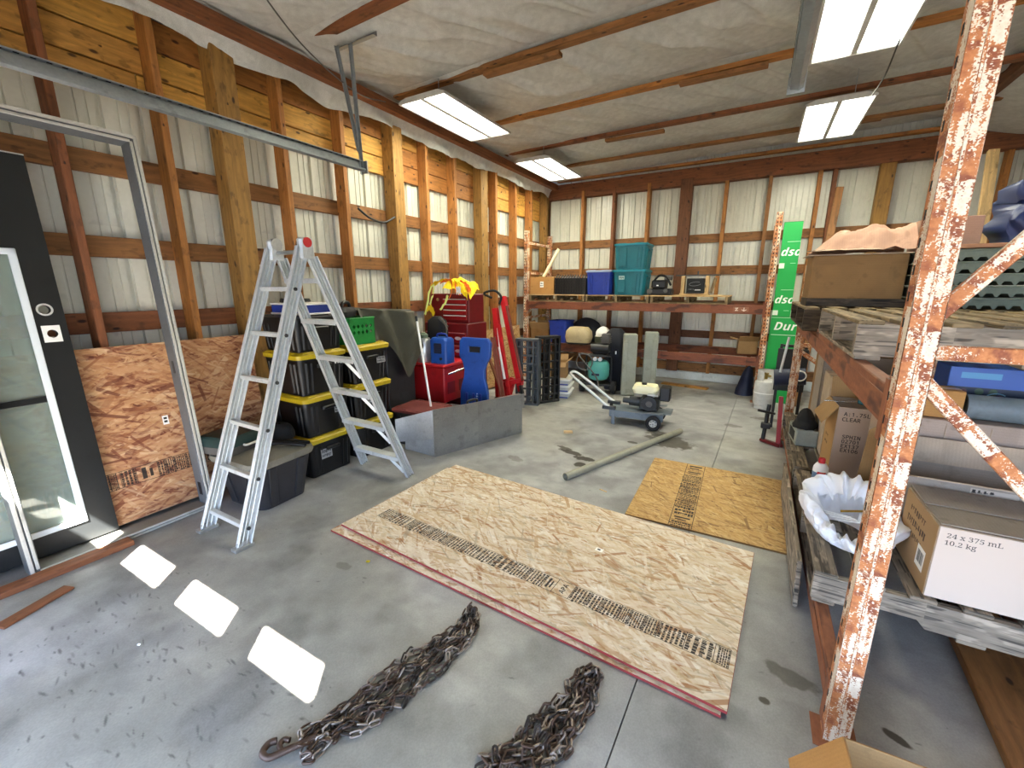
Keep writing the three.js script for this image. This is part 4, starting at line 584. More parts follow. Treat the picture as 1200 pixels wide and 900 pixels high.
{
  gridPallet('plastic_pallet', 'slate grey slotted plastic pallet standing on end beside the hoist', -2.72, -5.23, 0.2, mk('palletGrey', '#4b5259', 0.55, { map: scuffTex }), 0.34, 0.95, 0.12);
  gridPallet('plastic_pallet', 'black slotted plastic pallet standing on end before the white bins', -2.54, -5.49, 0.95, M.black, 0.36, 0.97, 0.13);
  for (let k = 0; k < 3; k++) { const b = thing('parts_bin', ['white parts bin with blue stripe at the bottom of the stack', 'white parts bin with blue stripe in the middle of the stack', 'white parts bin with blue stripe under the small carton'][k], 'bin', -2.5, k * 0.1, -5.93, 0.2, 'stacked white parts bins'); mesh('bin_body', loft([[0, 0.26, 0.36, 0.02], [0.095, 0.31, 0.42, 0.025]], 4), M.white, b); mesh('rim', loft([[0.084, 0.33, 0.44, 0.03], [0.099, 0.33, 0.44, 0.03]], 4), M.whitePlain, b); mesh('blue_stripe', [B(-0.136, 0.136, 0.012, 0.03, 0.187, 0.19, 0.001)], M.blueDeep, b); }
  const cb = thing('carton', 'small open brown carton on the white parts bins', 'carton', -2.55, 0.3, -5.95, 0.25); carton(cb, 0.24, 0.24, 0.24, M.card, { open: { 'x-': 0.6, 'z-': 0.3, 'x+': 0.9, 'z+': 2.4 }, flap: 0.09 });
  const t = thing('air_compressor', 'wheeled air compressor with a teal tank and black motor', 'compressor', -2.08, 0, -6.42, 0.1);
  mesh('tank', lathe([[0, 0.2], [0.08, 0.205], [0.14, 0.23], [0.168, 0.28], [0.17, 0.38], [0.168, 0.46], [0.14, 0.51], [0.08, 0.535], [0, 0.54]], 32), M.tealPale, t); mesh('weld_band', rod(V(0, 0.372, 0), V(0, 0.384, 0), 0.173, 0.173, 32), M.tealPale, t); mesh('name_plate', B(-0.07, 0.05, 0.3, 0.335, 0.162, 0.172, 0.001), M.navy, t);
  mesh('motor', [C(0.26, 0.16, 0.22, 0.02, 0.62, -0.04, 0.03), rod(V(-0.12, 0.72, 0.04), V(0.16, 0.72, 0.04), 0.07)], M.black, t); mesh('cylinder_head', [C(0.12, 0.16, 0.13, 0.09, 0.78, -0.03, 0.01), ...[0.8, 0.83, 0.86, 0.89].map((y) => C(0.15, 0.008, 0.16, 0.09, y, -0.03, 0.002))], M.greyPlastic, t); mesh('regulator', [rod(V(-0.03, 0.56, 0.12), V(-0.03, 0.56, 0.16), 0.03), rod(V(0.05, 0.56, 0.12), V(0.05, 0.56, 0.16), 0.03)], M.aluPlain, t);
  mesh('frame', [tube([V(-0.2, 0.08, 0), V(-0.2, 0.5, 0.02), V(-0.15, 0.6, 0.05), V(0.15, 0.6, 0.05), V(0.2, 0.5, 0.02), V(0.2, 0.08, 0)], 0.014, 50), C(0.44, 0.03, 0.3, 0, 0.14, 0, 0.006), C(0.3, 0.02, 0.24, 0, 0.59, 0, 0.004)], M.black, t);
  for (const s of [-1, 1]) { const wh = mesh('wheel', rod(V(s * 0.25 - 0.03, 0.1, 0.02), V(s * 0.25 + 0.03, 0.1, 0.02), 0.1, 0.1, 24), M.rubber, t); mesh('hub', rod(V(s * 0.25 - 0.034, 0.1, 0.02), V(s * 0.25 + 0.034, 0.1, 0.02), 0.045), M.greyPlastic, wh); }
  mesh('air_hose', tube(Array.from({ length: 18 }, (_, i) => V(-0.2 + 0.13 * Math.cos(i * 0.5), 0.5 + 0.13 * Math.sin(i * 0.5), 0.1 + 0.004 * i)).concat([V(0, 0.3, 0.19), V(0.06, 0.12, 0.22)]), 0.01, 90, 6), M.greyPlastic, t);
  const gb = thing('duffel_bag', 'tall navy black duffel bag standing behind the teal compressor', 'bag', -1.93, 0, -6.78, 0); mesh('bag_body', loft([[0, 0.28, 0.22, 0.06], [0.2, 0.33, 0.26, 0.08], [0.7, 0.32, 0.26, 0.08], [0.92, 0.3, 0.24, 0.09], [1.0, 0.16, 0.12, 0.05]], 6), mk('bagNavy', '#14161f', 0.8), gb); mesh('carry_strap', tube([V(0.17, 0.2, 0.05), V(0.2, 0.5, 0.06), V(0.17, 0.8, 0.05)], 0.012), M.black, gb); mesh('zip_pull', C(0.02, 0.05, 0.01, 0.05, 0.6, 0.135, 0.003), M.whitePlain, gb);
  for (const [x, z, ry, l, hh] of [[-1.63, -6.52, 0.35, 'grey chipped concrete post standing beside the duffel bag', 0.95], [-1.37, -6.78, 0.25, 'grey grooved concrete post standing behind the wheeled engine', 0.97]]) {
    const p = thing('concrete_post', l, 'post', x, 0, z, ry), g = B(-0.1, 0.1, 0, hh, -0.1, 0.1, 0.012, 1); mesh('post_body', g, M.concreteGrey, p); mesh('edge_band', [B(x < -1.5 ? -0.105 : 0.02, x < -1.5 ? -0.04 : 0.08, 0.02, hh - 0.1, 0.1, 0.112, 0.006)], M.concreteGrey, p);
  }
}
// ---------------------------------------------------------------- small engine on a two-wheel cart
{
  const t = thing('engine_cart', 'small cream and black petrol engine on a grey two-wheel cart', 'engine', -1.12, 0, -5.12, 0.06), g = mk('cartGrey', '#77828c', 0.45, { map: scuffTex });
  mesh('tray', [B(-0.33, 0.3, 0.17, 0.18, -0.16, 0.16, 0.002), B(-0.33, 0.3, 0.1, 0.18, 0.155, 0.165, 0.002), B(-0.33, 0.3, 0.1, 0.18, -0.165, -0.155, 0.002), B(0.29, 0.38, 0.19, 0.2, -0.14, 0.14, 0.003)], g, t); for (const z of [-0.15, 0.15]) mesh('stand_leg', B(-0.3, -0.26, 0, 0.17, z - 0.02, z + 0.02, 0.003), g, t); mesh('stand_leg', B(-0.39, -0.35, 0.01, 0.2, -0.15, -0.11, 0.003), M.black, t);
  mesh('axle', rod(V(0.2, 0.085, -0.24), V(0.2, 0.085, 0.24), 0.01), M.steelDark, t);
  for (const s of [-1, 1]) { const w = mesh('wheel', new THREE.TorusGeometry(0.066, 0.024, 10, 28).translate(0.2, 0.09, s * 0.22), M.rubber, t); const gs = [rod(V(0.2, 0.09, s * 0.22 - 0.02), V(0.2, 0.09, s * 0.22 + 0.02), 0.018)]; for (let k = 0; k < 6; k++) { const a = k * Math.PI / 3; gs.push(bar(V(0.2, 0.09, s * 0.22), V(0.2 + 0.05 * Math.cos(a), 0.09 + 0.05 * Math.sin(a), s * 0.22), 0.016, 0.016, V(0, 0, 1))); } gs.push(planar(new THREE.TorusGeometry(0.05, 0.012, 8, 24).translate(0.2, 0.09, s * 0.22), 0)); mesh('rim', gs, M.white, w); mesh('fender', bar(V(0.1, 0.2, s * 0.2), V(0.3, 0.215, s * 0.2), 0.08, 0.006), g, t); }
  mesh('handle', tube([V(-0.28, 0.18, 0.14), V(-0.4, 0.24, 0.14), V(-0.62, 0.4, 0.13), V(-0.84, 0.55, 0.1), V(-0.88, 0.57, 0), V(-0.84, 0.55, -0.1), V(-0.62, 0.4, -0.13), V(-0.4, 0.24, -0.14), V(-0.28, 0.18, -0.14)], 0.016, 70, 10), M.aluPlain, t); mesh('handle_clamp', [B(-0.42, -0.26, 0.18, 0.22, 0.11, 0.17, 0.004), B(-0.42, -0.26, 0.18, 0.22, -0.17, -0.11, 0.004)], M.steelDark, t);
  mesh('crankcase', [C(0.22, 0.16, 0.2, 0.12, 0.2, 0, 0.02), rod(V(-0.12, 0.28, 0), V(0.02, 0.28, 0), 0.06), rod(V(-0.2, 0.28, 0), V(-0.12, 0.28, 0), 0.035)], M.steelDark, t); mesh('recoil_cover', [rod(V(0.13, 0.3, 0.1), V(0.13, 0.3, 0.15), 0.095, 0.085, 24), rod(V(0.13, 0.3, 0.15), V(0.13, 0.3, 0.158), 0.04, 0.038, 20)], M.black, t); mesh('recoil_hub', rod(V(0.13, 0.3, 0.158), V(0.13, 0.3, 0.163), 0.036, 0.034, 16), M.greyPlastic, t);
  mesh('fuel_tank', loft([[0.4, 0.26, 0.2, 0.05], [0.45, 0.3, 0.23, 0.06], [0.5, 0.26, 0.2, 0.06]], 7).translate(0.06, 0.0, 0.0), M.engineCream, t); mesh('fuel_cap', rod(V(0.04, 0.5, 0), V(0.04, 0.52, 0), 0.03), M.black, t);
  mesh('air_filter', C(0.12, 0.17, 0.16, 0.29, 0.33, 0, 0.015), M.black, t); mesh('muffler', C(0.13, 0.1, 0.12, 0.1, 0.36, -0.12, 0.012), M.steelDark, t); mesh('carburettor', [C(0.08, 0.06, 0.06, 0.14, 0.36, 0.09, 0.01), rod(V(0.1, 0.4, 0.12), V(0.22, 0.4, 0.12), 0.012)], M.alu, t);
}
// ---------------------------------------------------------------- pallet racks
// perforated upright: C-section channel with teardrop slots on its front and side, foot plate
function upright(t, x, z, h, w, face, slots) {
  const gs = [], s = face, k = 0.003; // s: +1 web towards +x side of the frame, opening inwards
  const g = merge([B(x - w / 2, x + w / 2, 0.006, h, z + w / 2 - k, z + w / 2, 0.0008, 1), B(x - w / 2, x - w / 2 + k, 0.006, h, z - w / 2, z + w / 2, 0.0008, 1), B(x + w / 2 - k, x + w / 2, 0.006, h, z - w / 2, z + w / 2, 0.0008, 1), B(x - w / 2, x - w / 2 + 0.016, 0.006, h, z - w / 2, z - w / 2 + k, 0.0008, 1), B(x + w / 2 - 0.016, x + w / 2, 0.006, h, z - w / 2, z - w / 2 + k, 0.0008, 1), B(x - 0.004, x + 0.004, 0.03, h - 0.02, z + w / 2 - 0.001, z + w / 2 + 0.0025, 0.001, 1)]);
  const u = mesh('upright_post', g, M.rust, t); mesh('foot_plate', B(x - 0.07, x + 0.07, 0, 0.006, z - 0.07, z + 0.07, 0.001), M.beamRust, u);
  const sg = []; if (slots !== 'front') for (let y = 0.08; y < h - 0.04; y += 0.076) for (const dz of [-0.014]) sg.push(B(x - w / 2 - 0.0012, x - w / 2 + 0.0006, y, y + 0.028, z + dz - 0.006, z + dz + 0.006, 0.0004)); if (slots !== 'side') for (let y = 0.08; y < h - 0.04; y += 0.05) for (const dx of [-0.018, 0.018]) sg.push(B(x + dx - 0.006, x + dx + 0.006, y, y + 0.022, z + w / 2 - 0.0005, z + w / 2 + 0.0032, 0.0004));
  const m = mesh('slot_holes', sg, M.blackMatt, u); m.userData.kind = 'stuff'; return u;
}
function rack(t, x0, x1, z0, z1, h, w, along, beams) {
  // frames stand across the beams; along = 'x' or 'z' is the beam direction
  const farH = along === 'x' ? h : 1.86;
  for (const x of [x0, x1]) for (const z of [z0, z1]) upright(t, x, z, along === 'z' && z === z0 ? farH : h, w, 1, along === 'x' ? 'front' : 'side');
  const brace = (a, b) => mesh('brace', bar(V(...a), V(...b), 0.025, 0.042, V(0, 1, 0)), M.rust, t);
  for (const e of along === 'x' ? [x0, x1] : [z0, z1]) {
    const P = (s, y) => along === 'x' ? [e, y, s ? z1 : z0] : [s ? x1 : x0, y, e];
    const ys = along === 'x' ? [0.25, 1.1, 1.9, h - 0.2] : e === z0 ? [0.2, 1.05, farH - 0.1] : [1.455, h - 0.15];
    for (const y of ys) brace(P(0, y), P(1, y));
    if (along === 'x') { brace(P(0, 0.25), P(1, 1.1)); brace(P(1, 1.1), P(0, 1.9)); } else { brace(P(0, e === z0 ? 1.0 : 1.4), P(1, 0.26)); if (e !== z0) brace(P(0, 1.52), P(1, h - 0.2)); }
  }
  for (const [y0, y1, m] of beams) for (const e of along === 'x' ? [z0, z1] : [x0, x1]) {
    const s = along === 'x' ? [x0 + w / 2, x1 - w / 2] : [z0 + w / 2, z1 - w / 2];
    const bm = mesh('beam', along === 'x' ? [B(s[0], s[1], y0, y1, e - 0.02, e + 0.03, 0.004, 0), B(s[0], s[1], y1 - 0.03, y1 - 0.004, e - 0.026, e - 0.02, 0.001, 0)] : [B(e - 0.03, e + 0.02, y0, y1, s[0], s[1], 0.004, 2), B(e - 0.034, e - 0.03, y0 + 0.02, y1 - 0.03, s[0], s[1], 0.0008, 2)], m, t);
    for (const q of s) mesh('end_plate', along === 'x' ? B(q - 0.02, q + 0.02, y0 - 0.04, y1 + 0.03, e + 0.03, e + 0.042, 0.001) : B(e - 0.042, e - 0.03, y0 - 0.04, y1 + 0.03, q - 0.02, q + 0.02, 0.001), m, bm);
  }
}
{
  const t = thing('pallet_rack', 'rust brown pallet rack along the back wall with a loaded upper shelf', 'rack');
  rack(t, -3.69, 0.13, -7.98, -7.0, 2.62, 0.075, 'x', [[1.27, 1.395, M.beamOrange], [0.53, 0.655, M.beamOrange]]);
  { const p = printed('beam_mark', 0.2, 0.07, (c, W, H) => { c.fillStyle = '#8a5a44'; c.fillRect(0, 0, W, H); c.strokeStyle = '#efe6dc'; c.lineWidth = 4; c.beginPath(); c.moveTo(W * 0.12, H * 0.3); c.lineTo(W * 0.3, H * 0.25); c.lineTo(W * 0.16, H * 0.75); c.lineTo(W * 0.34, H * 0.72); c.moveTo(W * 0.7, H * 0.15); c.lineTo(W * 0.7, H * 0.8); c.moveTo(W * 0.55, H * 0.55); c.lineTo(W * 0.7, H * 0.82); c.lineTo(W * 0.85, H * 0.55); c.stroke(); }, t, 0.7, 500); p.position.set(-0.2, 1.335, -6.968); }
  const PM = { m: M.lumberPale, ms: M.palletWood };
  const lab = ['pale wooden pallet under the black slotted crate on the back rack', 'pale wooden pallet under the teal totes on the back rack', 'pale wooden pallet under the black engine parts on the back rack'];
  [[-3.1, 1.05], [-2.03, 1.05], [-0.93, 1.1]].forEach(([x, w], i) => pallet(thing('wooden_pallet', lab[i], 'pallet', x, 1.397, -7.48, Math.PI / 2, 'pallets on the back rack'), 0.98, w, PM));
  const Y = 1.524;
  const c1 = thing('carton', 'closed brown carton with white label at the end of the back rack', 'carton', -3.38, Y, -7.18, 0); carton(c1, 0.46, 0.3, 0.36, M.cardOrange); { const p = printed('shipping_label', 0.07, 0.1, (c, W, H) => { c.fillStyle = '#f6f4ee'; c.fillRect(0, 0, W, H); strokes(c, 4, H * 0.2, W - 8, H * 0.25, 4); strokes(c, 4, H * 0.6, W - 8, H * 0.25, 4); }, c1); p.position.set(0.0, 0.17, 0.1812); }
  const bc = thing('slotted_crate', 'black slotted plastic crate between carton and blue tote', 'crate', -2.84, Y, -7.2, 0); mesh('crate_shell', [C(0.58, 0.01, 0.4, 0, 0, 0, 0), ...[-0.195, 0.195].map((z) => C(0.58, 0.27, 0.008, 0, 0, z * 0.96, 0)), ...[-0.285, 0.285].map((x) => C(0.008, 0.27, 0.38, x, 0, 0, 0))], M.black, bc);
  for (let i = 0; i < 13; i++) mesh('rib', B(-0.285 + i * 0.0462, -0.273 + i * 0.0462, 0, 0.28, 0.19, 0.206, 0.002), M.black, bc); for (let j = 0; j < 5; j++) mesh('cross_rib', B(-0.29, 0.29, 0.02 + j * 0.06, 0.032 + j * 0.06, 0.19, 0.204, 0.002), M.black, bc);
  for (let i = 0; i < 12; i++) mesh('rim_tooth', bar(V(-0.27 + i * 0.048, 0.27, 0.2), V(-0.25 + i * 0.048, 0.33, 0.17), 0.014, 0.02), M.greyPlastic, bc);
  tote(thing('storage_tote', 'blue lidded tote next to the teal totes on the back rack', 'tote', -2.33, Y, -7.2, 0), 0.42, 0.5, 0.4, M.blueDeep, mk('lidPaleBlue', '#8fa0bc', 0.5));
  const tealLid = mk('lidTeal', '#1b8292', 0.42);
  for (let k = 0; k < 2; k++) { const tt = thing('storage_tote', ['teal tote standing on the pallet beneath its twin', 'teal tote stacked on top of its twin on the back rack'][k], 'tote', -1.83, Y + k * 0.402, -7.2, 0, 'teal totes on the back rack'); tote(tt, 0.5, 0.5, 0.4, M.teal, tealLid); mesh('recess_panel', B(-0.17, -0.05, 0.04, 0.33, 0.238, 0.25, 0.004), M.teal, tt); if (!k) { const p = printed('label', 0.09, 0.055, (c, W, H) => { c.fillStyle = '#a9c3c0'; c.fillRect(0, 0, W, H); strokes(c, 4, H * 0.2, W - 8, H * 0.6, 6); }, tt); p.position.set(-0.11, 0.27, 0.252); } }
  const en = thing('engine_parts', 'black engine block with hoses and fittings on the back rack', 'engine', -1.36, Y, -7.15, 0); mesh('block', [C(0.36, 0.1, 0.26, 0, 0, 0, 0.02), C(0.22, 0.13, 0.2, -0.02, 0.1, 0, 0.02)], M.black, en); mesh('pulley', [rod(V(-0.14, 0.06, 0.13), V(-0.14, 0.06, 0.16), 0.04), rod(V(0.1, 0.07, 0.13), V(0.1, 0.07, 0.17), 0.03)], M.greyPlastic, en); mesh('hose', tube([V(-0.1, 0.22, 0.05), V(-0.02, 0.3, 0.06), V(0.08, 0.27, 0.05), V(0.16, 0.15, 0.08)], 0.016), M.rubber, en); mesh('valve_cover', C(0.1, 0.05, 0.16, 0.1, 0.23, -0.02, 0.01), M.greyPlastic, en); mesh('sticker', B(-0.05, -0.02, 0.14, 0.155, 0.1, 0.102, 0), M.whitePlain, en);
  const bf = thing('boxed_battery', 'black printed box held in a pale wooden frame on the back rack', 'box', -0.83, Y, -7.16, 0); { const p = mesh('box_body', C(0.24, 0.22, 0.2, -0.02, 0.03, 0, 0.004), M.black, bf); const q = printed('front_print', 0.23, 0.2, (c, W, H) => { c.fillStyle = '#101114'; c.fillRect(0, 0, W, H); c.strokeStyle = '#8c8f94'; c.lineWidth = 3; c.beginPath(); c.ellipse(W * 0.5, H * 0.35, W * 0.36, H * 0.14, -0.1, 0.3, 5.6); c.stroke(); strokes(c, W * 0.1, H * 0.72, W * 0.35, H * 0.06, 6, '#9a9ca0'); c.fillStyle = '#d5d6d8'; c.fillRect(W * 0.5, H * 0.76, W * 0.36, H * 0.07); }, bf); q.position.set(-0.02, 0.14, 0.1012); }
  mesh('wooden_frame', [C(0.05, 0.26, 0.14, -0.2, 0.03, 0, 0.004), C(0.05, 0.26, 0.14, 0.14, 0.03, 0, 0.004), C(0.42, 0.03, 0.16, -0.03, 0, 0, 0.004)], M.lumberPale, bf); mesh('side_brace', [bar(V(0.2, 0.03, 0.04), V(0.25, 0.26, 0.02), 0.03, 0.04)], M.palletWood, bf); mesh('top_rail', [C(0.62, 0.018, 0.12, 0, 0.29, 0, 0.003), C(0.02, 0.06, 0.02, 0.0, 0.3, 0.02, 0.003)], M.steelDark, bf);
  // leaning white tube and clutter at the rack end
  tag(mesh('white_tube', rod(V(-3.5, Y + 0.31, -7.32), V(-3.24, Y + 0.8, -7.4), 0.03), M.engineCream), 'cream plastic tube leaning out of the end carton', 'tube');
  // lower left shelf
  const sh = thing('shelf_board', 'worn plank shelf across the low rack beams behind the white bins', 'shelf', -2.85, 0.657, -7.48); for (let k = 0; k < 5; k++) mesh('plank', B(-0.77, 0.77, 0, 0.025, -0.48 + k * 0.21, -0.29 + k * 0.21, 0.003, 0), M.lumberDark, sh);
  const ls = 0.683;
  carton(thing('carton', 'open carton with folded top flap beside the blue box', 'carton', -3.44, ls, -7.2, 0.05), 0.36, 0.22, 0.3, M.cardBrown, { open: { 'z+': 0.5, 'x-': 0.4, 'x+': 0.2, 'z-': 0.2 }, flap: 0.14, flapMat: M.card });
  const bx = thing('blue_bin', 'plain blue plastic bin beside the beige engine cover', 'bin', -3.04, ls, -7.14, 0); mesh('bin_body', loft([[0, 0.3, 0.34, 0.03], [0.38, 0.34, 0.4, 0.04]], 5, false), M.blueDeep, bx); mesh('rim', loft([[0.36, 0.36, 0.42, 0.045], [0.385, 0.36, 0.42, 0.045]], 5, false, false), M.blueDeep, bx);
  const eb = thing('engine_cover', 'beige domed outboard engine cover lying on the low shelf', 'cover', -2.64, ls, -6.98, 0.1); mesh('cover_shell', loft([[0.02, 0.4, 0.24, 0.06], [0.12, 0.46, 0.28, 0.09], [0.22, 0.44, 0.26, 0.1], [0.29, 0.32, 0.18, 0.08], [0.3, 0.1, 0.06, 0.03]], 8), mk('beige', '#cbb78c', 0.5, { map: scuffTex }), eb); mesh('base_seal', loft([[0, 0.38, 0.24, 0.06], [0.03, 0.42, 0.26, 0.07]], 8), M.black, eb);
  const db = thing('dark_bag', 'dark crumpled bag piled behind the beige engine cover', 'bag', -2.7, ls, -7.5, 0); mesh('bag_body', surf((u, v) => { const a = u * Math.PI * 2, r = Math.cos(v * Math.PI / 2) * (1 + 0.3 * (fbm(u * 7, v * 5 + 3, 3) - 0.5)); return [Math.cos(a) * r * 0.36, 0.42 * Math.sin(v * Math.PI / 2), Math.sin(a) * r * 0.2]; }, 40, 16), mk('bagGrey', '#2a2d33', 0.8), db);
  tag(mesh('dark_box', C(0.22, 0.14, 0.26, -2.24, ls, -7.1, 0.01), mk('boxMoss', '#3b3f2c', 0.8)), 'low dark box under the white paper sack at the shelf end', 'box'); tag(mesh('paper_sack', surf((u, v) => { const a = u * Math.PI * 2, r = Math.cos(v * Math.PI / 2) * (1 + 0.5 * (fbm(u * 8 + 4, v * 5 + 8, 3) - 0.5)); return [Math.cos(a) * r * 0.13, 0.142 + 0.17 * Math.sin(v * Math.PI / 2), 0.02 + Math.sin(a) * r * 0.11]; }, 30, 12).translate(-2.24, ls + 0.001, -7.1), M.whitePlain), 'crumpled white paper sack on the low dark box', 'sack');
  // floor in front of the low beam
  tag(mesh('floor_board', turn(C(0.75, 0.022, 0.14, 0, 0, 0, 0.003), 0, -0.14, 0).translate(-0.93, 0, -7.55), M.lumber), 'bare board lying on the floor under the low rack beam', 'board');
  const nb = thing('navy_sack', 'slumped navy sack on the floor beside the propane cylinder', 'sack', -0.04, 0, -7.45, 0); mesh('sack_body', surf((u, v) => { const a = u * Math.PI * 2, r = Math.pow(1 - v, 0.45) * (1 + 0.25 * (fbm(u * 7 + 9, v * 5 + 1, 3) - 0.5)); return [Math.cos(a) * r * 0.13 + 0.04 * v, 0.46 * v, Math.sin(a) * r * 0.16]; }, 30, 14), M.navy, nb);
  const pt = thing('propane_cylinder', 'white propane cylinder with collar standing below the green boards', 'gas cylinder', 0.215, 0, -6.68, 0.3); mesh('cylinder_body', lathe([[0, 0.03], [0.09, 0.03], [0.122, 0.06], [0.13, 0.1], [0.13, 0.34], [0.12, 0.385], [0.09, 0.41], [0, 0.415]], 32), M.white, pt); mesh('foot_ring', lathe([[0.1, 0], [0.1, 0.045], [0.106, 0.045], [0.106, 0]], 28), M.white, pt);
  const col = new THREE.CylinderGeometry(0.108, 0.108, 0.15, 30, 1, true, 0.5, 5.2).translate(0, 0.465, 0); mesh('collar', planar(col, 1), M.white, pt); mesh('valve', [rod(V(0, 0.41, 0), V(0, 0.48, 0), 0.02), rod(V(0, 0.46, 0), V(0.05, 0.46, 0.03), 0.012), rod(V(0, 0.48, 0), V(0, 0.5, 0), 0.028)], mk('brass', '#a58a4a', 0.35, { metalness: 0.8 }), pt);
  const band = mesh('seam_band', rod(V(0, 0.222, 0), V(0, 0.232, 0), 0.132, 0.132, 32), M.whitePlain, pt);
  // green insulation boards
  const gtext = (c, W, H, s, y, k, sh = 0) => { c.fillStyle = '#f2f6f2'; c.font = 'italic bold ' + Math.round(k) + 'px sans-serif'; c.fillText(s, sh, y); };
  const gb = thing('foam_board', 'tall green foam insulation board with white lettering behind the post', 'insulation board', 0.31, 0, -7.26, 0); const gm = mk('foamGreen', '#0f9a44', 0.6, { map: speckTex }); mesh('foam_core', B(-0.11, 0.11, 0, 2.52, -0.03, 0.03, 0.002), gm, gb);
  { const p = printed('print_face', 0.218, 2.5, (c, W, H) => { c.fillStyle = '#11a049'; c.fillRect(0, 0, W, H); for (const y of [0.155, 0.415]) { gtext(c, W, H, 'dso', H * (y + 0.02), W * 0.66, -W * 0.02); c.fillStyle = '#e4f0e4'; c.fillRect(W * 0.3, H * (y - 0.055), W * 0.7, 2); c.fillRect(0, H * (y + 0.06), W * 0.3, H * 0.028); c.fillRect(W * 0.6, H * (y + 0.06), W * 0.3, 2); } }, gb, 0.6, 420); p.position.set(0, 1.26, 0.0306); } gb.rotation.x = 0; gb.rotation.z = 0.0;
  const gc = thing('foam_board', 'short green foam insulation board reading Duro before the tall one', 'insulation board', 0.36, 0, -7.12, 0); mesh('foam_core', B(-0.17, 0.17, 0, 1.24, -0.03, 0.03, 0.002), gm, gc); { const p = printed('print_face', 0.338, 1.235, (c, W, H) => { c.fillStyle = '#11a049'; c.fillRect(0, 0, W, H); gtext(c, W, H, 'Duro', H * 0.15, W * 0.46, W * 0.1); c.fillStyle = '#e4f0e4'; c.fillRect(W * 0.06, H * 0.2, W * 0.94, 3); c.fillRect(0, H * 0.006, W, 2); }, gc, 0.6, 420); p.position.set(0, 0.62, 0.0306); }
  carton(thing('carton', 'torn open carton wedged between navy sack and green boards', 'carton', -0.07, 0.6, -7.4, 0.1), 0.26, 0.2, 0.24, M.card, { open: { 'x-': 1.3, 'z+': 0.9, 'x+': 0.7 }, flap: 0.12 }).position.y = 0.657;
}
// ---------------------------------------------------------------- tools beside the rack's far upright
{
  const bt = thing('air_tank', 'black portable cylinder on a hand truck near the far upright', 'tank', 0.4, 0, -5.72, 0); mesh('tank_body', [rod(V(-0.14, 0.62, 0.02), V(0.16, 0.66, 0.02), 0.095, 0.095, 24)], M.navy, bt); mesh('truck_frame', [bar(V(-0.1, 0, -0.05), V(-0.1, 1.0, -0.12), 0.03, 0.03, V(0, 0, 1)), bar(V(0.14, 0, -0.05), V(0.14, 1.0, -0.12), 0.03, 0.03, V(0, 0, 1)), bar(V(-0.1, 0.98, -0.12), V(0.14, 0.98, -0.12), 0.03, 0.03, V(0, 0, 1)), C(0.3, 0.5, 0.02, 0.02, 0.45, -0.1, 0.004)], M.black, bt); mesh('hose_ring', planar(new THREE.TorusGeometry(0.055, 0.006, 6, 24).translate(0.1, 0.68, 0.125), 0), M.whitePlain, bt); for (const s of [-1, 1]) mesh('wheel', rod(V(0.02 + s * 0.17 - 0.02, 0.09, -0.1), V(0.02 + s * 0.17 + 0.02, 0.09, -0.1), 0.09, 0.09, 20), M.rubber, bt);
  mesh('steel_rod', rod(V(-0.09, 0.7, 0.1), V(-0.05, 1.1, 0.06), 0.013), M.aluPlain, bt);  // separate steel rod, only grouped with the tank
  const js = thing('jack_stand', 'dark red jack with black ratchet standing beside the rack foot', 'jack', 0.29, 0, -5.14, 0); mesh('base', [bar(V(-0.1, 0.03, 0.0), V(0.08, 0.015, 0.1), 0.05, 0.03), bar(V(0.08, 0.015, 0.1), V(0.07, 0.02, -0.14), 0.045, 0.03)], M.redDark, js); mesh('post', [bar(V(0.06, 0.02, 0.05), V(0.035, 0.52, -0.02), 0.05, 0.04, V(1, 0, 0))], M.red, js); mesh('ratchet', [rod(V(-0.08, 0.04, 0.02), V(-0.06, 0.42, -0.02), 0.02), C(0.09, 0.06, 0.07, -0.07, 0.16, 0, 0.008), rod(V(-0.16, 0.36, 0.04), V(0.0, 0.33, 0), 0.014)], M.black, js);
}
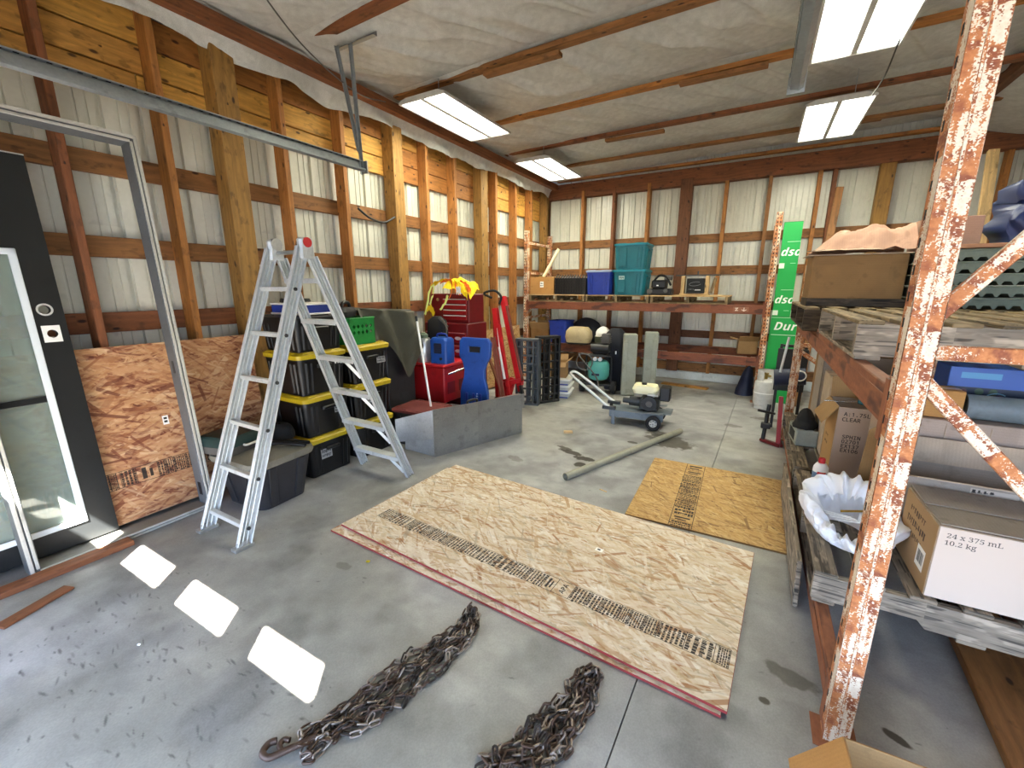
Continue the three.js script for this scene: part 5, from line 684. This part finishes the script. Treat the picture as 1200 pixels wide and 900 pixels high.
// ---------------------------------------------------------------- rusty rack on the other side, lower deck
{
  const t = thing('pallet_rack', 'flaking white and rust pallet rack loaded with cartons and timber', 'rack');
  rack(t, 0.425, 1.47, -5.35, -1.685, 3.2, 0.075, 'z', [[1.2, 1.33, M.beamRust], [0.07, 0.19, M.beamRust]]);
  const d0 = 0.192;
  pallet(thing('wooden_pallet', 'weathered grey pallet under the stacked spirit cartons', 'pallet', 0.92, d0, -2.86, 0), 1.1, 1.3, { m: M.greyWood, ms: M.greyWoodPale, h: 0.16 });
  pallet(thing('wooden_pallet', 'weathered grey pallet at the far end of the low rack deck', 'pallet', 0.92, d0, -4.4, 0), 1.1, 1.6, { m: M.greyWood, ms: M.greyWood, h: 0.16 });
  tag(mesh('side_board', turn(B(-0.012, 0.012, 0, 0.27, -0.72, 0.72, 0.003, 2), 0, 0, 0.04).translate(0.345, 0.0, -3.12), M.greyWoodPale), 'grey board standing on edge against the low rack deck', 'board');
  const Y = d0 + 0.162;
  // carton with barcode, printed front
  const bigBox = thing('carton', 'carton printed 24 x 375 mL 10.2 kg on the grey pallet', 'carton', 1.01, Y, -2.44, 0.015);
  { mesh('carton_body', C(0.52, 0.33, 0.4, 0, 0, 0, 0.004, 1), M.cardPale, bigBox);
    const p = printed('front_print', 0.515, 0.325, (c, W, H) => { c.fillStyle = '#d8c6b4'; c.fillRect(0, 0, W, H); c.fillStyle = '#2a2422'; c.font = Math.round(H * 0.088) + 'px serif'; c.fillText('24 x 375 mL', W * 0.045, H * 0.13); c.fillText('10.2 kg', W * 0.04, H * 0.23); }, bigBox, 0.8, 900); p.position.set(0, 0.165, 0.2008);
    const s = printed('side_print', 0.39, 0.325, (c, W, H) => { c.fillStyle = '#a8865c'; c.fillRect(0, 0, W, H); strokes(c, W * 0.2, H * 0.14, W * 0.5, H * 0.1, 8, '#5a432c'); strokes(c, W * 0.16, H * 0.3, W * 0.6, H * 0.12, 10, '#4a3624'); strokes(c, W * 0.3, H * 0.48, W * 0.4, H * 0.08, 8, '#5a432c'); c.fillStyle = '#ece8e0'; c.fillRect(W * 0.62, H * 0.5, W * 0.24, H * 0.3); c.fillStyle = '#222'; for (let i = 0; i < 16; i++) c.fillRect(W * 0.655 + i * W * 0.0105, H * 0.56, W * (0.003 + 0.005 * R()), H * 0.17); }, bigBox, 0.8, 700); s.rotation.y = -Math.PI / 2; s.position.set(-0.2608, 0.165, 0);
    mesh('top_flap', [turn(B(-0.255, 0.255, 0, 0.005, -0.2, -0.005, 0.001), 0.04, 0, 0).translate(0, 0.334, 0), turn(B(-0.255, 0.255, 0, 0.005, 0.005, 0.19, 0.001), -0.012, 0, 0).translate(0, 0.331, 0)], M.cardGrey, bigBox); }
  const mb = thing('carton', 'low carton with half folded flaps and faint print behind the barcode carton', 'carton', 1.03, Y, -2.8, 0); carton(mb, 0.58, 0.38, 0.26, M.cardGrey, { open: { 'z+': 1.25, 'z-': 0.25, 'x-': 0.5 }, flap: 0.13, flapMat: M.cardPale }); { const p = printed('faint_print', 0.16, 0.05, (c, W, H) => { c.fillStyle = '#b9ab9c'; c.fillRect(0, 0, W, H); strokes(c, 2, H * 0.1, W * 0.5, H * 0.35, 4, '#2c2826'); strokes(c, 2, H * 0.55, W * 0.9, H * 0.35, 8, '#2c2826'); }, mb, 0.85, 500); p.position.set(0.02, 0.34, 0.1312); }
  const lb = thing('carton', 'large pale carton with creased face behind the low carton', 'carton', 1.06, Y, -3.22, 0); carton(lb, 0.68, 0.6, 0.44, mk('cardPink', '#c8b2a0', 0.85, { map: cardTex })); for (const x of [-0.12, 0.05, 0.3]) mesh('crease', B(x, x + 0.004, 0.02, 0.58, 0.219, 0.2225, 0.001), M.cardPale, lb); mesh('hand_hole', turn(C(0.13, 0.02, 0.003, 0, 0, 0, 0.001), 0, 0, 0).translate(-0.2, 0.2, 0.221), M.blackMatt, lb); { const f = mesh('loose_flap', extrude([[0, 0], [-0.1, -0.06], [-0.13, -0.42], [0.0, -0.5]], 0.005), M.cardBrown, lb); f.position.set(-0.338, 0.56, 0.2); f.rotation.set(-0.08, 0.35, 0); }
  const oy = Y + 0.602;
  carton(thing('carton', 'small orange brown carton lying on the large pale carton', 'carton', 0.9, oy, -3.12, 0.05), 0.2, 0.15, 0.16, M.cardOrange);
  tag(mesh('grey_roll', [rod(V(1.02, oy + 0.066, -3.1), V(1.4, oy + 0.066, -3.09), 0.065, 0.065, 24)], mk('rollGrey', '#7f8b92', 0.55, { map: scuffTex })), 'grey rolled plastic sheet lying on the large pale carton', 'roll');
  for (const [x, z, l] of [[1.2, -3.32, 'blue printed product box behind the grey roll']]) { const b = thing('product_box', l, 'box', x, oy, z, 0.02); mesh('box_body', C(0.46, 0.26, 0.2, 0, 0, 0, 0.004), M.blue, b); const p = printed('front_print', 0.455, 0.255, (c, W, H) => { c.fillStyle = '#1b59b4'; c.fillRect(0, 0, W, H); c.fillStyle = '#15233a'; c.fillRect(0, H * 0.42, W, H * 0.58); const cols = ['#2b6f9a', '#4a4a38', '#884030', '#5a7a3a', '#2a86a0']; for (let i = 0; i < 40; i++) { c.fillStyle = cols[i % 5]; c.globalAlpha = 0.6; c.beginPath(); c.ellipse(W * R(), H * (0.5 + 0.45 * R()), W * 0.04, H * 0.07, R() * 3, 0, 7); c.fill(); } c.globalAlpha = 1; c.fillStyle = '#4b9ad0'; c.fillRect(W * 0.1, H * 0.1, W * 0.35, H * 0.13); c.strokeStyle = '#8cc0d8'; c.lineWidth = 3; c.beginPath(); c.ellipse(W * 0.45, H * 0.72, W * 0.12, H * 0.2, 0.3, 0, 5); c.stroke(); }, b, 0.4, 600); p.position.set(0, 0.13, 0.1008); }
  // carton with stencilled text and open flap
  const cc = thing('carton', 'open carton stencilled CLEAR with a folded side flap', 'carton', 0.72, Y, -3.66, 0.03); carton(cc, 0.34, 0.5, 0.34, M.cardPale, { open: { 'x-': 2.55, 'z-': 0.3, 'x+': 0.8 }, flap: 0.15, flapMat: M.card });
  { const p = printed('front_print', 0.335, 0.495, (c, W, H) => { c.fillStyle = '#ab9684'; c.fillRect(0, 0, W, H); c.fillStyle = '#241e1c'; c.font = 'bold ' + Math.round(W * 0.1) + 'px monospace'; c.fillText('A:1.75LTR', W * 0.09, H * 0.11); c.fillText('CLEAR', W * 0.07, H * 0.185); ['SPHIN', '02701', 'EX137', 'EX106'].forEach((s, i) => c.fillText(s, W * 0.12, H * (0.43 + i * 0.065))); }, cc, 0.85, 800); p.position.set(0, 0.25, 0.1708); const s = printed('side_print', 0.335, 0.495, (c, W, H) => { c.fillStyle = '#b08a58'; c.fillRect(0, 0, W, H); strokes(c, W * 0.2, H * 0.5, W * 0.3, H * 0.05, 4, '#4a3420'); strokes(c, W * 0.2, H * 0.6, W * 0.3, H * 0.05, 4, '#4a3420'); }, cc, 0.85, 500); s.rotation.y = -Math.PI / 2; s.position.set(-0.1708, 0.25, 0); }
  const cb = thing('concrete_block', 'grey concrete block on the low deck beside the cartons', 'block', 0.46, Y, -4.22, 0.1); mesh('block_body', C(0.16, 0.14, 0.3, 0, 0, 0, 0.01), M.concreteGrey, cb); mesh('core_hole', B(-0.0812, -0.0795, 0.03, 0.11, -0.1, 0.1, 0.0004), M.blackMatt, cb);
  const ck = thing('work_gloves', 'black crumpled cloth on the grey concrete block', 'cloth', 0.46, Y + 0.141, -4.2, 0); ck.name = 'black_cloth'; mesh('cloth_heap', surf((u, v) => { const a = u * Math.PI * 2, r = Math.pow(1 - v, 0.5) * (1 + 0.5 * (fbm(u * 7 + 3, v * 5 + 2, 3) - 0.5)); return [Math.cos(a) * r * 0.09, 0.16 * v, Math.sin(a) * r * 0.14]; }, 28, 12), M.blackMatt, ck);
  const br = thing('screwdriver', 'long screwdriver with a teal handle lying over the CLEAR carton', 'screwdriver', 0.78, Y + 0.503, -3.62, 0.15); mesh('handle', lathe([[0, 0], [0.016, 0.004], [0.02, 0.03], [0.02, 0.09], [0.012, 0.11]], 16).rotateZ(-Math.PI / 2).translate(0.0, 0.02, 0), M.teal, br); br.children[0].rotation.y = Math.PI; mesh('shaft', rod(V(-0.11, 0.018, 0), V(-0.3, 0.012, 0), 0.005), M.chrome, br);
  carton(thing('carton', 'long flat-topped carton behind the CLEAR carton', 'carton', 0.8, Y, -4.1, 0), 0.5, 0.62, 0.36, M.cardPale);
  carton(thing('carton', 'wide brown carton with raised lid flap below the grey plate', 'carton', 0.84, Y, -4.55, 0), 0.6, 0.74, 0.38, M.cardGrey, { open: { 'x-': 0.9, 'z+': 1.2, 'z-': 0.1 }, flap: 0.16, flapMat: M.cardBrown });
  carton(thing('carton', 'tall brown carton under the grey metal case', 'carton', 0.86, Y, -4.98, 0), 0.58, 0.8, 0.34, M.cardBrown); const gp = thing('metal_case', 'flat grey metal case on the tall brown carton', 'case', 0.86, Y + 0.803, -4.98, 0); mesh('case_body', C(0.58, 0.05, 0.34, 0, 0, 0, 0.006), M.galv, gp); mesh('case_lid', C(0.6, 0.02, 0.36, 0, 0.0505, 0, 0.005), M.galv, gp);
  // white shopping bag holding scraps
  const wb = thing('plastic_bag', 'open white plastic shopping bag on the weathered grey pallet', 'plastic bag', 0.53, Y, -2.62, 0.1), film = new THREE.MeshPhysicalMaterial({ color: 0xf4f4f6, roughness: 0.4, side: THREE.DoubleSide, transmission: 0.12, thickness: 0 });
  const per = (a, f, o) => fbm(40 + f * Math.cos(a), o + f * Math.sin(a), 3) - 0.5, rim = (a) => 0.19 + 0.03 * Math.sin(a * 2 + 0.6) + 0.1 * per(a, 1.2, 3), top = (a) => 0.17 - 0.08 * Math.sin(a) + 0.03 * Math.cos(a) + 0.12 * per(a, 1.6, 30);
  mesh('bag_skin', surf((u, v) => { const a = u * Math.PI * 2, s = Math.sin(u * Math.PI * 2) * 0, b = v < 0.7 ? v / 0.7 : 1, inn = v > 0.7 ? (v - 0.7) / 0.3 : 0, wrk = (0.07 * per(a, 5, 60 + v * 3) + 0.012 * Math.sin(a * 17 + 9 * per(a, 3, 9 + v * 4) + v * 7)) * b; const r = (0.13 + (rim(a + s) - 0.1) * Math.sin(b * 1.5)) - 0.11 * inn + wrk, y = 0.003 + top(a) * Math.pow(b, 1.3) - 0.075 * inn * inn + 0.01 * Math.sin(inn * 3); return [Math.cos(a) * r * 0.85, y + 0.05 * b * per(a, 6, 90 + v * 5), Math.sin(a) * r * 1.25]; }, 150, 44), film, wb);
  mesh('bag_fold', surf((u, v) => { const a = -0.6 + 1.9 * u; return [0.03 + 0.12 * u - 0.03 * v, 0.1 + 0.1 * Math.sin(v * 2.6) * (1 - 0.5 * u) + 0.015 * Math.sin(u * 21 + v * 6), 0.05 + 0.14 * v - 0.05 * u]; }, 30, 18), film, wb);
  const inBag = (name, g, m, label, category, group) => { const o = tag(mesh(name, g, m), label, category, group); o.position.copy(wb.position); o.rotation.y = 0.1; };
  for (let i = 0; i < 4; i++) inBag('plastic_strip', bar(V(-0.1 + 0.015 * i, 0.1, -0.06 + 0.03 * i), V(0.0 + 0.02 * i, 0.14, 0.06 + 0.015 * i), 0.008, 0.003), M.whitePlain, 'thin white plastic strip inside the shopping bag', 'plastic strip', 'strips in the shopping bag'); inBag('pencil', rod(V(-0.02, 0.125, -0.03), V(0.1, 0.135, -0.06), 0.006, 0.006, 8), mk('pencilGold', '#a78530', 0.5), 'ochre pencil lying in the white shopping bag', 'pencil'); inBag('cable_tie', tube([V(0.08, 0.13, -0.05), V(0.13, 0.15, -0.02), V(0.12, 0.14, 0.03), V(0.07, 0.12, 0.05)], 0.004, 20, 5), M.black, 'curled black cable tie in the white shopping bag', 'cable tie');
  const sb = thing('spray_bottle', 'blue and white bottle with red cap beside the CLEAR carton', 'bottle', 0.475, Y, -3.22, 0); mesh('bottle_body', lathe([[0, 0], [0.04, 0.002], [0.043, 0.02], [0.043, 0.12], [0.036, 0.14]], 24), mk('labelBlue', '#7f9fc4', 0.4, { map: speckTex }), sb); mesh('shoulder', lathe([[0.043, 0.12], [0.041, 0.15], [0.028, 0.175], [0.016, 0.18]], 24), M.whitePlain, sb); mesh('cap', lathe([[0.019, 0.178], [0.019, 0.205], [0.015, 0.212], [0, 0.212]], 18), M.redBright, sb); mesh('red_mark', planar(new THREE.CylinderGeometry(0.0437, 0.0437, 0.02, 16, 1, true, -0.5, 1.1).translate(0, 0.118, 0), 1), M.redBright, sb);
  // ---------------- upper deck
  const U = 1.332;
  pallet(thing('wooden_pallet', 'old grey pallet on the upper rack beam nearest its front frame', 'pallet', 0.95, U, -3.0, 0), 1.12, 1.3, { m: M.palletWood, ms: M.greyWoodPale, h: 0.17, n: 8 }).userData.label = 'old grey pallet with notched stringer on the upper rack beams';
  pallet(thing('wooden_pallet', 'old grey pallet under the wide brown carton and moulded trays', 'pallet', 0.9, U, -4.42, 0), 1.2, 1.35, { m: M.palletWood, ms: M.greyWoodDark, h: 0.17, n: 8 });
  const Z = U + 0.172;
  const wc = thing('carton', 'wide plain brown carton on the upper rack deck', 'carton', 0.6, Z, -4.22, 0.0); tag(mesh('dark_board', C(0.6, 0.055, 0.5, 0.62, Z, -4.22, 0.003), M.greyWoodDark), 'dark thick board under the wide plain brown carton', 'board'); mesh('carton_body', C(0.55, 0.31, 0.46, 0, 0.056, 0, 0.004, 1), M.cardBrown, wc); mesh('loose_lid', turn(C(0.62, 0.006, 0.5, 0, 0, 0, 0.001), 0.02, 0, 0.0).translate(0.0, 0.372, 0.0), M.cardPale, wc);
  const trM = mk('trayGrey', '#8d9683', 0.8, { map: scuffTex });
  for (let k = 0; k < 5; k++) {
    const tr = thing('moulded_tray', ['bottom one of the grey green moulded trays', 'second up of the grey green moulded trays', 'middle one of the grey green moulded trays', 'fourth up of the grey green moulded trays', 'topmost grey green moulded tray under the pink plank'][k], 'tray', 1.2, Z + 0.075 * k, -4.1, rr(-0.02, 0.02), 'stacked moulded trays on the rack');
    const lip = []; for (let i = 0; i < 9; i++) { const x = -0.3 + i * 0.066; lip.push([x, 0], [x + 0.012, 0.022], [x + 0.042, 0.022], [x + 0.056, 0]); }
    mesh('tray_body', extrude([...lip, [0.3, 0], [0.3, 0.06], [-0.3, 0.06]], 0.5).translate(0, 0.002, -0.25), trM, tr); mesh('rim', C(0.63, 0.01, 0.53, 0, 0.0625, 0, 0.003), trM, tr);
  }
  const zt = Z + 0.378;
  tag(mesh('pink_plank', B(0.92, 1.55, zt, zt + 0.025, -3.95, -3.83, 0.004, 0), mk('woodPink', '#d1a07c', 0.8, { map: woodTex })), 'pinkish bare plank lying across the moulded trays', 'plank');
  const kp = mk('kraftPink', '#cb9f86', 0.85, { map: cardTex });
  const cpz = thing('crumpled_paper', 'crumpled pinkish kraft paper heap on the wide brown carton', 'paper', 0.68, Z + 0.384, -4.2, 0); mesh('paper_sheet', surf((u, v) => { const x = -0.36 + 0.6 * u, e = sm(0.0, 0.3, u), h = 0.02 + 0.2 * e * Math.sin(Math.PI * Math.min(1, v * 1.15)) * (0.8 + 0.5 * (fbm(u * 5 + 3, v * 5, 3) - 0.5)); return [x + 0.03 * (fbm(u * 6, v * 6 + 8, 2) - 0.5), Math.max(0.003, h + 0.05 * (fbm(u * 9 + 20, v * 9, 3) - 0.5)), 0.22 - 0.42 * v + 0.04 * (fbm(u * 7 + 4, v * 4, 2) - 0.5)]; }, 50, 30), kp, cpz); mesh('paper_tail', surf((u, v) => [-0.4 + 0.5 * u, 0.004 + 0.03 * Math.sin(u * 3) * v + 0.012 * (fbm(u * 9, v * 9 + 30, 2) - 0.3) + 0.012, 0.24 - 0.12 * v], 30, 8), M.cardPale, cpz);
  carton(thing('carton', 'pinkish carton standing on the plank-topped trays', 'carton', 1.08, zt + 0.001, -4.22, 0.04), 0.29, 0.22, 0.3, kp);
  const tp = thing('tarp_bundle', 'bundled shiny dark blue tarpaulin on top of the moulded trays', 'tarpaulin', 1.54, zt + 0.001, -4.14, 0); const tg = loft(Array.from({ length: 14 }, (_, i) => [0.43 * i / 13, 0.44 - 0.05 * Math.pow(i / 13, 6), 0.4 - 0.08 * Math.pow(i / 13, 4), 0.06, 0.02 * Math.sin(i), 0]), 10), tq = tg.attributes.position; for (let i = 0; i < tq.count; i++) { const x = tq.getX(i), y = tq.getY(i), z = tq.getZ(i), n = 0.09 * (fbm(x * 5 + z * 6 + 40, y * 6 + 30, 3) - 0.5) + 0.012 * Math.sin(y * 40 + x * 25 + z * 30); tq.setXYZ(i, x + n * Math.sign(x) * (Math.abs(x) > 0.05 ? 1 : 0), y + (y > 0.3 ? n + 0.1 * x : 0), z + n * Math.sign(z) * (Math.abs(z) > 0.05 ? 1 : 0)); } mesh('bundle', planar(toCreasedNormals(tg, 0.9), 1), mk('tarpBlue', '#1c2a55', 0.5), tp);
  // lumber leaning behind the rack
  tag(mesh('leaning_stud', bar(V(2.0, 0.01, -6.2), V(2.05, 3.1, -7.0), 0.06, 0.09, V(1, 0, 0)), M.lumberPale), 'pale stud leaning on the back wall behind the rusty rack', 'stud');
  tag(mesh('leaning_batten', bar(V(0.62, 0.01, -6.95), V(0.83, 3.02, -7.9), 0.05, 0.09, V(1, 0, 0)), M.lumberBrown), 'brown batten leaning on the back wall behind the green boards', 'batten');
  // floor planks and the open carton by the post
  tag(mesh('floor_plank', turn(B(0, 0.24, 0, 0.04, -2.3, 0, 0.004, 2), 0, -0.06, 0).translate(0.865, 0, -0.75), M.lumberBrown), 'brown plank with pale edge on the floor under the rusty rack', 'plank');
  tag(mesh('floor_plank', turn(B(0, 0.2, 0, 0.09, -2.2, 0, 0.004, 2), 0, -0.06, 0).translate(1.13, 0, -0.75), M.lumberDark), 'thick dark plank on the floor deeper under the rusty rack', 'plank');
  const ob = thing('carton', 'open carton with a clear plastic sack beside the rusty post', 'carton', 0.68, 0, -1.17, 0.06); carton(ob, 0.6, 0.32, 0.44, M.card, { open: { 'x-': 2.5 }, flap: 0.2, flapMat: M.cardOrange });
  const ps = thing('plastic_sack', 'clear plastic sack lying inside the open carton by the post', 'plastic sack', 0.66, 0.008, -1.2, 0); mesh('sack_skin', surf((u, v) => { const a = u * Math.PI * 2, r = Math.pow(Math.max(0, 1 - v * v), 0.45) * (1 + 0.2 * (fbm(u * 9 + 3, v * 6, 3) - 0.5)); return [Math.cos(a) * r * 0.22, 0.27 * v, Math.sin(a) * r * 0.16]; }, 50, 20), new THREE.MeshPhysicalMaterial({ color: 0xc3ccd6, roughness: 0.18, transmission: 0.35, thickness: 0, side: THREE.DoubleSide }), ps);
}
// ---------------------------------------------------------------- door tracks, hangers, cables
{
  const track = (x, label) => {
    const t = thing('door_track', label, 'door track', x, 2.66, 0), L = 3.3;
    const prof = [[-0.035, 0.03], [-0.035, -0.03], [0.0, -0.04], [0.02, -0.03], [0.02, -0.015], [0.016, -0.015], [0.016, -0.027], [0, -0.036], [-0.031, -0.026], [-0.031, 0.03]];
    mesh('rail', extrude(prof, L).translate(0, 0, -2.84), M.galv, t);
    mesh('perforated_angle', [B(-0.042, -0.036, -0.012, 0.05, -2.84, 0.45, 0.001), B(-0.042, 0.0, 0.044, 0.05, -2.84, 0.45, 0.001)], M.galv, t); const hs = []; for (let z = -2.8; z < 0.4; z += 0.055) { hs.push(B(-0.0435, -0.0415, 0.014, 0.028, z - 0.01, z + 0.01, 0), B(-0.027, -0.013, 0.0495, 0.0508, z - 0.01, z + 0.01, 0), B(-0.027, -0.013, 0.0435, 0.0442, z - 0.01, z + 0.01, 0)); } mesh('slot_holes', hs, M.blackMatt, t).userData.kind = 'stuff';
    mesh('end_bracket', B(-0.05, 0.03, -0.05, 0.05, -2.86, -2.845, 0.002), M.galv, t); return t;
  };
  const t1 = track(-3.1, 'galvanised overhead door track beside the ribbed wall'); track(0.06, 'galvanised overhead door track beside the bright ceiling light');
  const cy = ceilY(-3.1) - 2.66 - 0.04, L = (a, b) => [bar(V(...a), V(...b), 0.034, 0.004, V(1, 0, 0)), bar(V(...a).add(V(0.016, 0, 0.0)), V(...b).add(V(0.016, 0, 0)), 0.004, 0.03, V(1, 0, 0))];
  mesh('hanger_strut', L([-0.02, -0.06, -2.83], [-0.02, cy, -2.8]), M.galv, t1); mesh('hanger_brace', L([-0.03, 0.12, -2.82], [-0.14, cy, -2.76]), M.galv, t1); mesh('ceiling_angle', [B(-0.2, 0.26, cy, cy + 0.034, -2.83, -2.826, 0.001), B(-0.2, 0.26, cy, cy + 0.004, -2.83, -2.79, 0.001)], M.galv, t1);
  tag(mesh('lift_cable', tube([V(-2.6, 3.45, -1.5), V(-2.95, 3.3, -2.2), V(-3.3, 3.33, -3.0), V(-3.55, 3.5, -3.6)], 0.005, 40, 6), M.greyPlastic), 'thin grey cable sagging below the ceiling lining by the track', 'cable');
  tag(mesh('lamp_cord', tube([V(0.7, 3.44, -4.55), V(0.72, 3.38, -5.1), V(0.72, 3.42, -5.75)], 0.006, 30, 6), M.black), 'dark cord running between the two ceiling lights over the rack', 'cord');
  tag(mesh('wall_cable', tube([V(-3.79, 2.46, -3.35), V(-3.78, 2.38, -3.5), V(-3.78, 2.36, -3.7), V(-3.79, 2.44, -3.88)], 0.012, 30, 6), M.black), 'black cable draped between two studs above the tarpaulin', 'cable');
}
// ---------------------------------------------------------------- floor: pipe, chains, scraps
{
  const a = V(-1.29, 0.032, -3.2), b = V(-0.61, 0.032, -4.98), d = b.clone().sub(a), l = d.length(), g = new THREE.LatheGeometry([[0.025, 0], [0.032, 0], [0.032, l], [0.025, l], [0.025, 0]].map(([r, y]) => new THREE.Vector2(r, y)), 24);
  g.applyQuaternion(new THREE.Quaternion().setFromUnitVectors(V(0, 1, 0), d.clone().normalize())); tag(mesh('steel_pipe', planar(toCreasedNormals(g, 0.6), 2).translate(a.x, a.y, a.z), mk('pipeGrey', '#a9a898', 0.5, { metalness: 0.25, map: scuffTex })), 'grey steel pipe lying on the concrete floor by the oil stains', 'pipe');
  // chain: links strung along a folded polyline
  const link = (() => { const p = []; for (let i = 0; i < 20; i++) { const q = i / 20 * Math.PI * 2; p.push(V(0.0085 * Math.cos(q), 0, 0.0125 * Math.sign(Math.sin(q)) * (Math.abs(Math.sin(q)) > 0.02 ? 1 : 0) + 0.0085 * Math.sin(q))); } return new THREE.TubeGeometry(new THREE.CatmullRomCurve3(p, true), 18, 0.0042, 5, true); })();
  const cm = [mk('chainBrown', '#55443b', 0.5, { metalness: 0.5 }), mk('chainDark', '#38322f', 0.5, { metalness: 0.5 }), mk('chainBright', '#9a8f86', 0.4, { metalness: 0.65 })];
  const chain = (t, spine, width, passes, seed, max) => {
    const r = rng(seed), pts = [], c = new THREE.CatmullRomCurve3(spine);
    for (let p = 0; p < passes; p++) for (let k = 0; k <= 22; k++) { const u = p % 2 ? 1 - k / 22 : k / 22, q = c.getPoint(u), tg = c.getTangent(u), w = width(u) * ((p + 0.5) / passes - 0.5 + 0.22 * (r() - 0.5)), j = 0.007; pts.push(V(q.x - tg.z * w + (r() - 0.5) * j * 2, 0.007 + 0.014 * Math.floor(r() * 2.2) * (p % 3 ? 1 : 0.4), q.z + tg.x * w + (r() - 0.5) * j * 2)); }
    const cv = new THREE.CatmullRomCurve3(pts), len = cv.getLength(), n = Math.min(max, Math.floor(len / 0.0345)); cv.arcLengthDivisions = 2000;
    for (let i = 0; i < n; i++) {
      const u = (i + 0.5) / n, q = cv.getPointAt(u), d = cv.getTangentAt(u), m = mesh('link', link, cm[(i % 7 === 0 || r() < 0.2) ? 2 : r() < 0.4 ? 1 : 0], t);
      const x = V(0, 1, 0).cross(d).normalize(), y = d.clone().cross(x); m.setRotationFromMatrix(new THREE.Matrix4().makeBasis(x, y, d)); m.rotateZ((i % 2 ? 0.5 : -1.0) + (r() - 0.5) * 0.5); m.position.copy(q); m.position.y = Math.max(q.y, 0.0125); const s = n < 200 ? 1.12 : 1.0; m.scale.setScalar(s);
    }
  };
  const c1 = thing('tow_chain', 'long heap of rusty brown chain with a grab hook on the concrete', 'chain'); chain(c1, [V(-1.11, 0, -1.53), V(-1.06, 0, -1.42), V(-1.1, 0, -1.25), V(-1.13, 0, -1.08), V(-1.17, 0, -0.92), V(-1.22, 0, -0.78), V(-1.26, 0, -0.68)], (u) => 0.045 + 0.15 * Math.sin(Math.min(1, u * 1.25) * Math.PI * 0.8), 10, 5, 300);
  mesh('grab_hook', [tube([V(-1.24, 0.02, -0.72), V(-1.27, 0.02, -0.67), V(-1.3, 0.02, -0.62), V(-1.325, 0.02, -0.585), V(-1.36, 0.02, -0.585), V(-1.37, 0.02, -0.615), V(-1.355, 0.02, -0.635)], 0.012, 36, 8), tube([V(-1.3, 0.02, -0.62), V(-1.33, 0.02, -0.63), V(-1.335, 0.02, -0.65), V(-1.315, 0.02, -0.66)], 0.01, 16, 8)], cm[0], c1);
  const c2 = thing('tow_chain', 'shorter heap of chain with bright worn links before the strand board', 'chain'); chain(c2, [V(-0.44, 0, -1.5), V(-0.45, 0, -1.42), V(-0.46, 0, -1.3), V(-0.5, 0, -1.15), V(-0.54, 0, -1.0), V(-0.57, 0, -0.9)], (u) => 0.07 + 0.16 * u, 9, 8, 250);
  const scrap = (name, label, x, z, w, h, d, ry, m) => tag(mesh(name, turn(C(w, h, d, 0, 0, 0, 0.003), 0, ry, 0).translate(x, 0, z), m), label, 'scrap');
  scrap('wood_scrap', 'small pale wood scrap on the concrete near the engine cart', -1.74, -4.36, 0.1, 0.025, 0.04, 0.5, M.lumberPale); scrap('yellow_scrap', 'tiny yellow plastic scrap on the concrete by the strand board', -1.9, -1.55, 0.022, 0.008, 0.016, 0.4, M.yellow); scrap('white_scrap', 'tiny white chip on bare concrete near the sunlit patches', -2.35, -0.58, 0.014, 0.008, 0.01, 0.4, M.whitePlain); scrap('wood_sliver', 'pale wood sliver on the concrete beside the grey pipe', -0.94, -3.17, 0.07, 0.006, 0.01, -0.3, M.lumberPale); scrap('wood_sliver', 'thin yellowish sliver on the floor beside the grey pallet', 0.36, -2.62, 0.012, 0.006, 0.09, 0.3, M.lumberPale);
}
renderer.render(scene, camera);
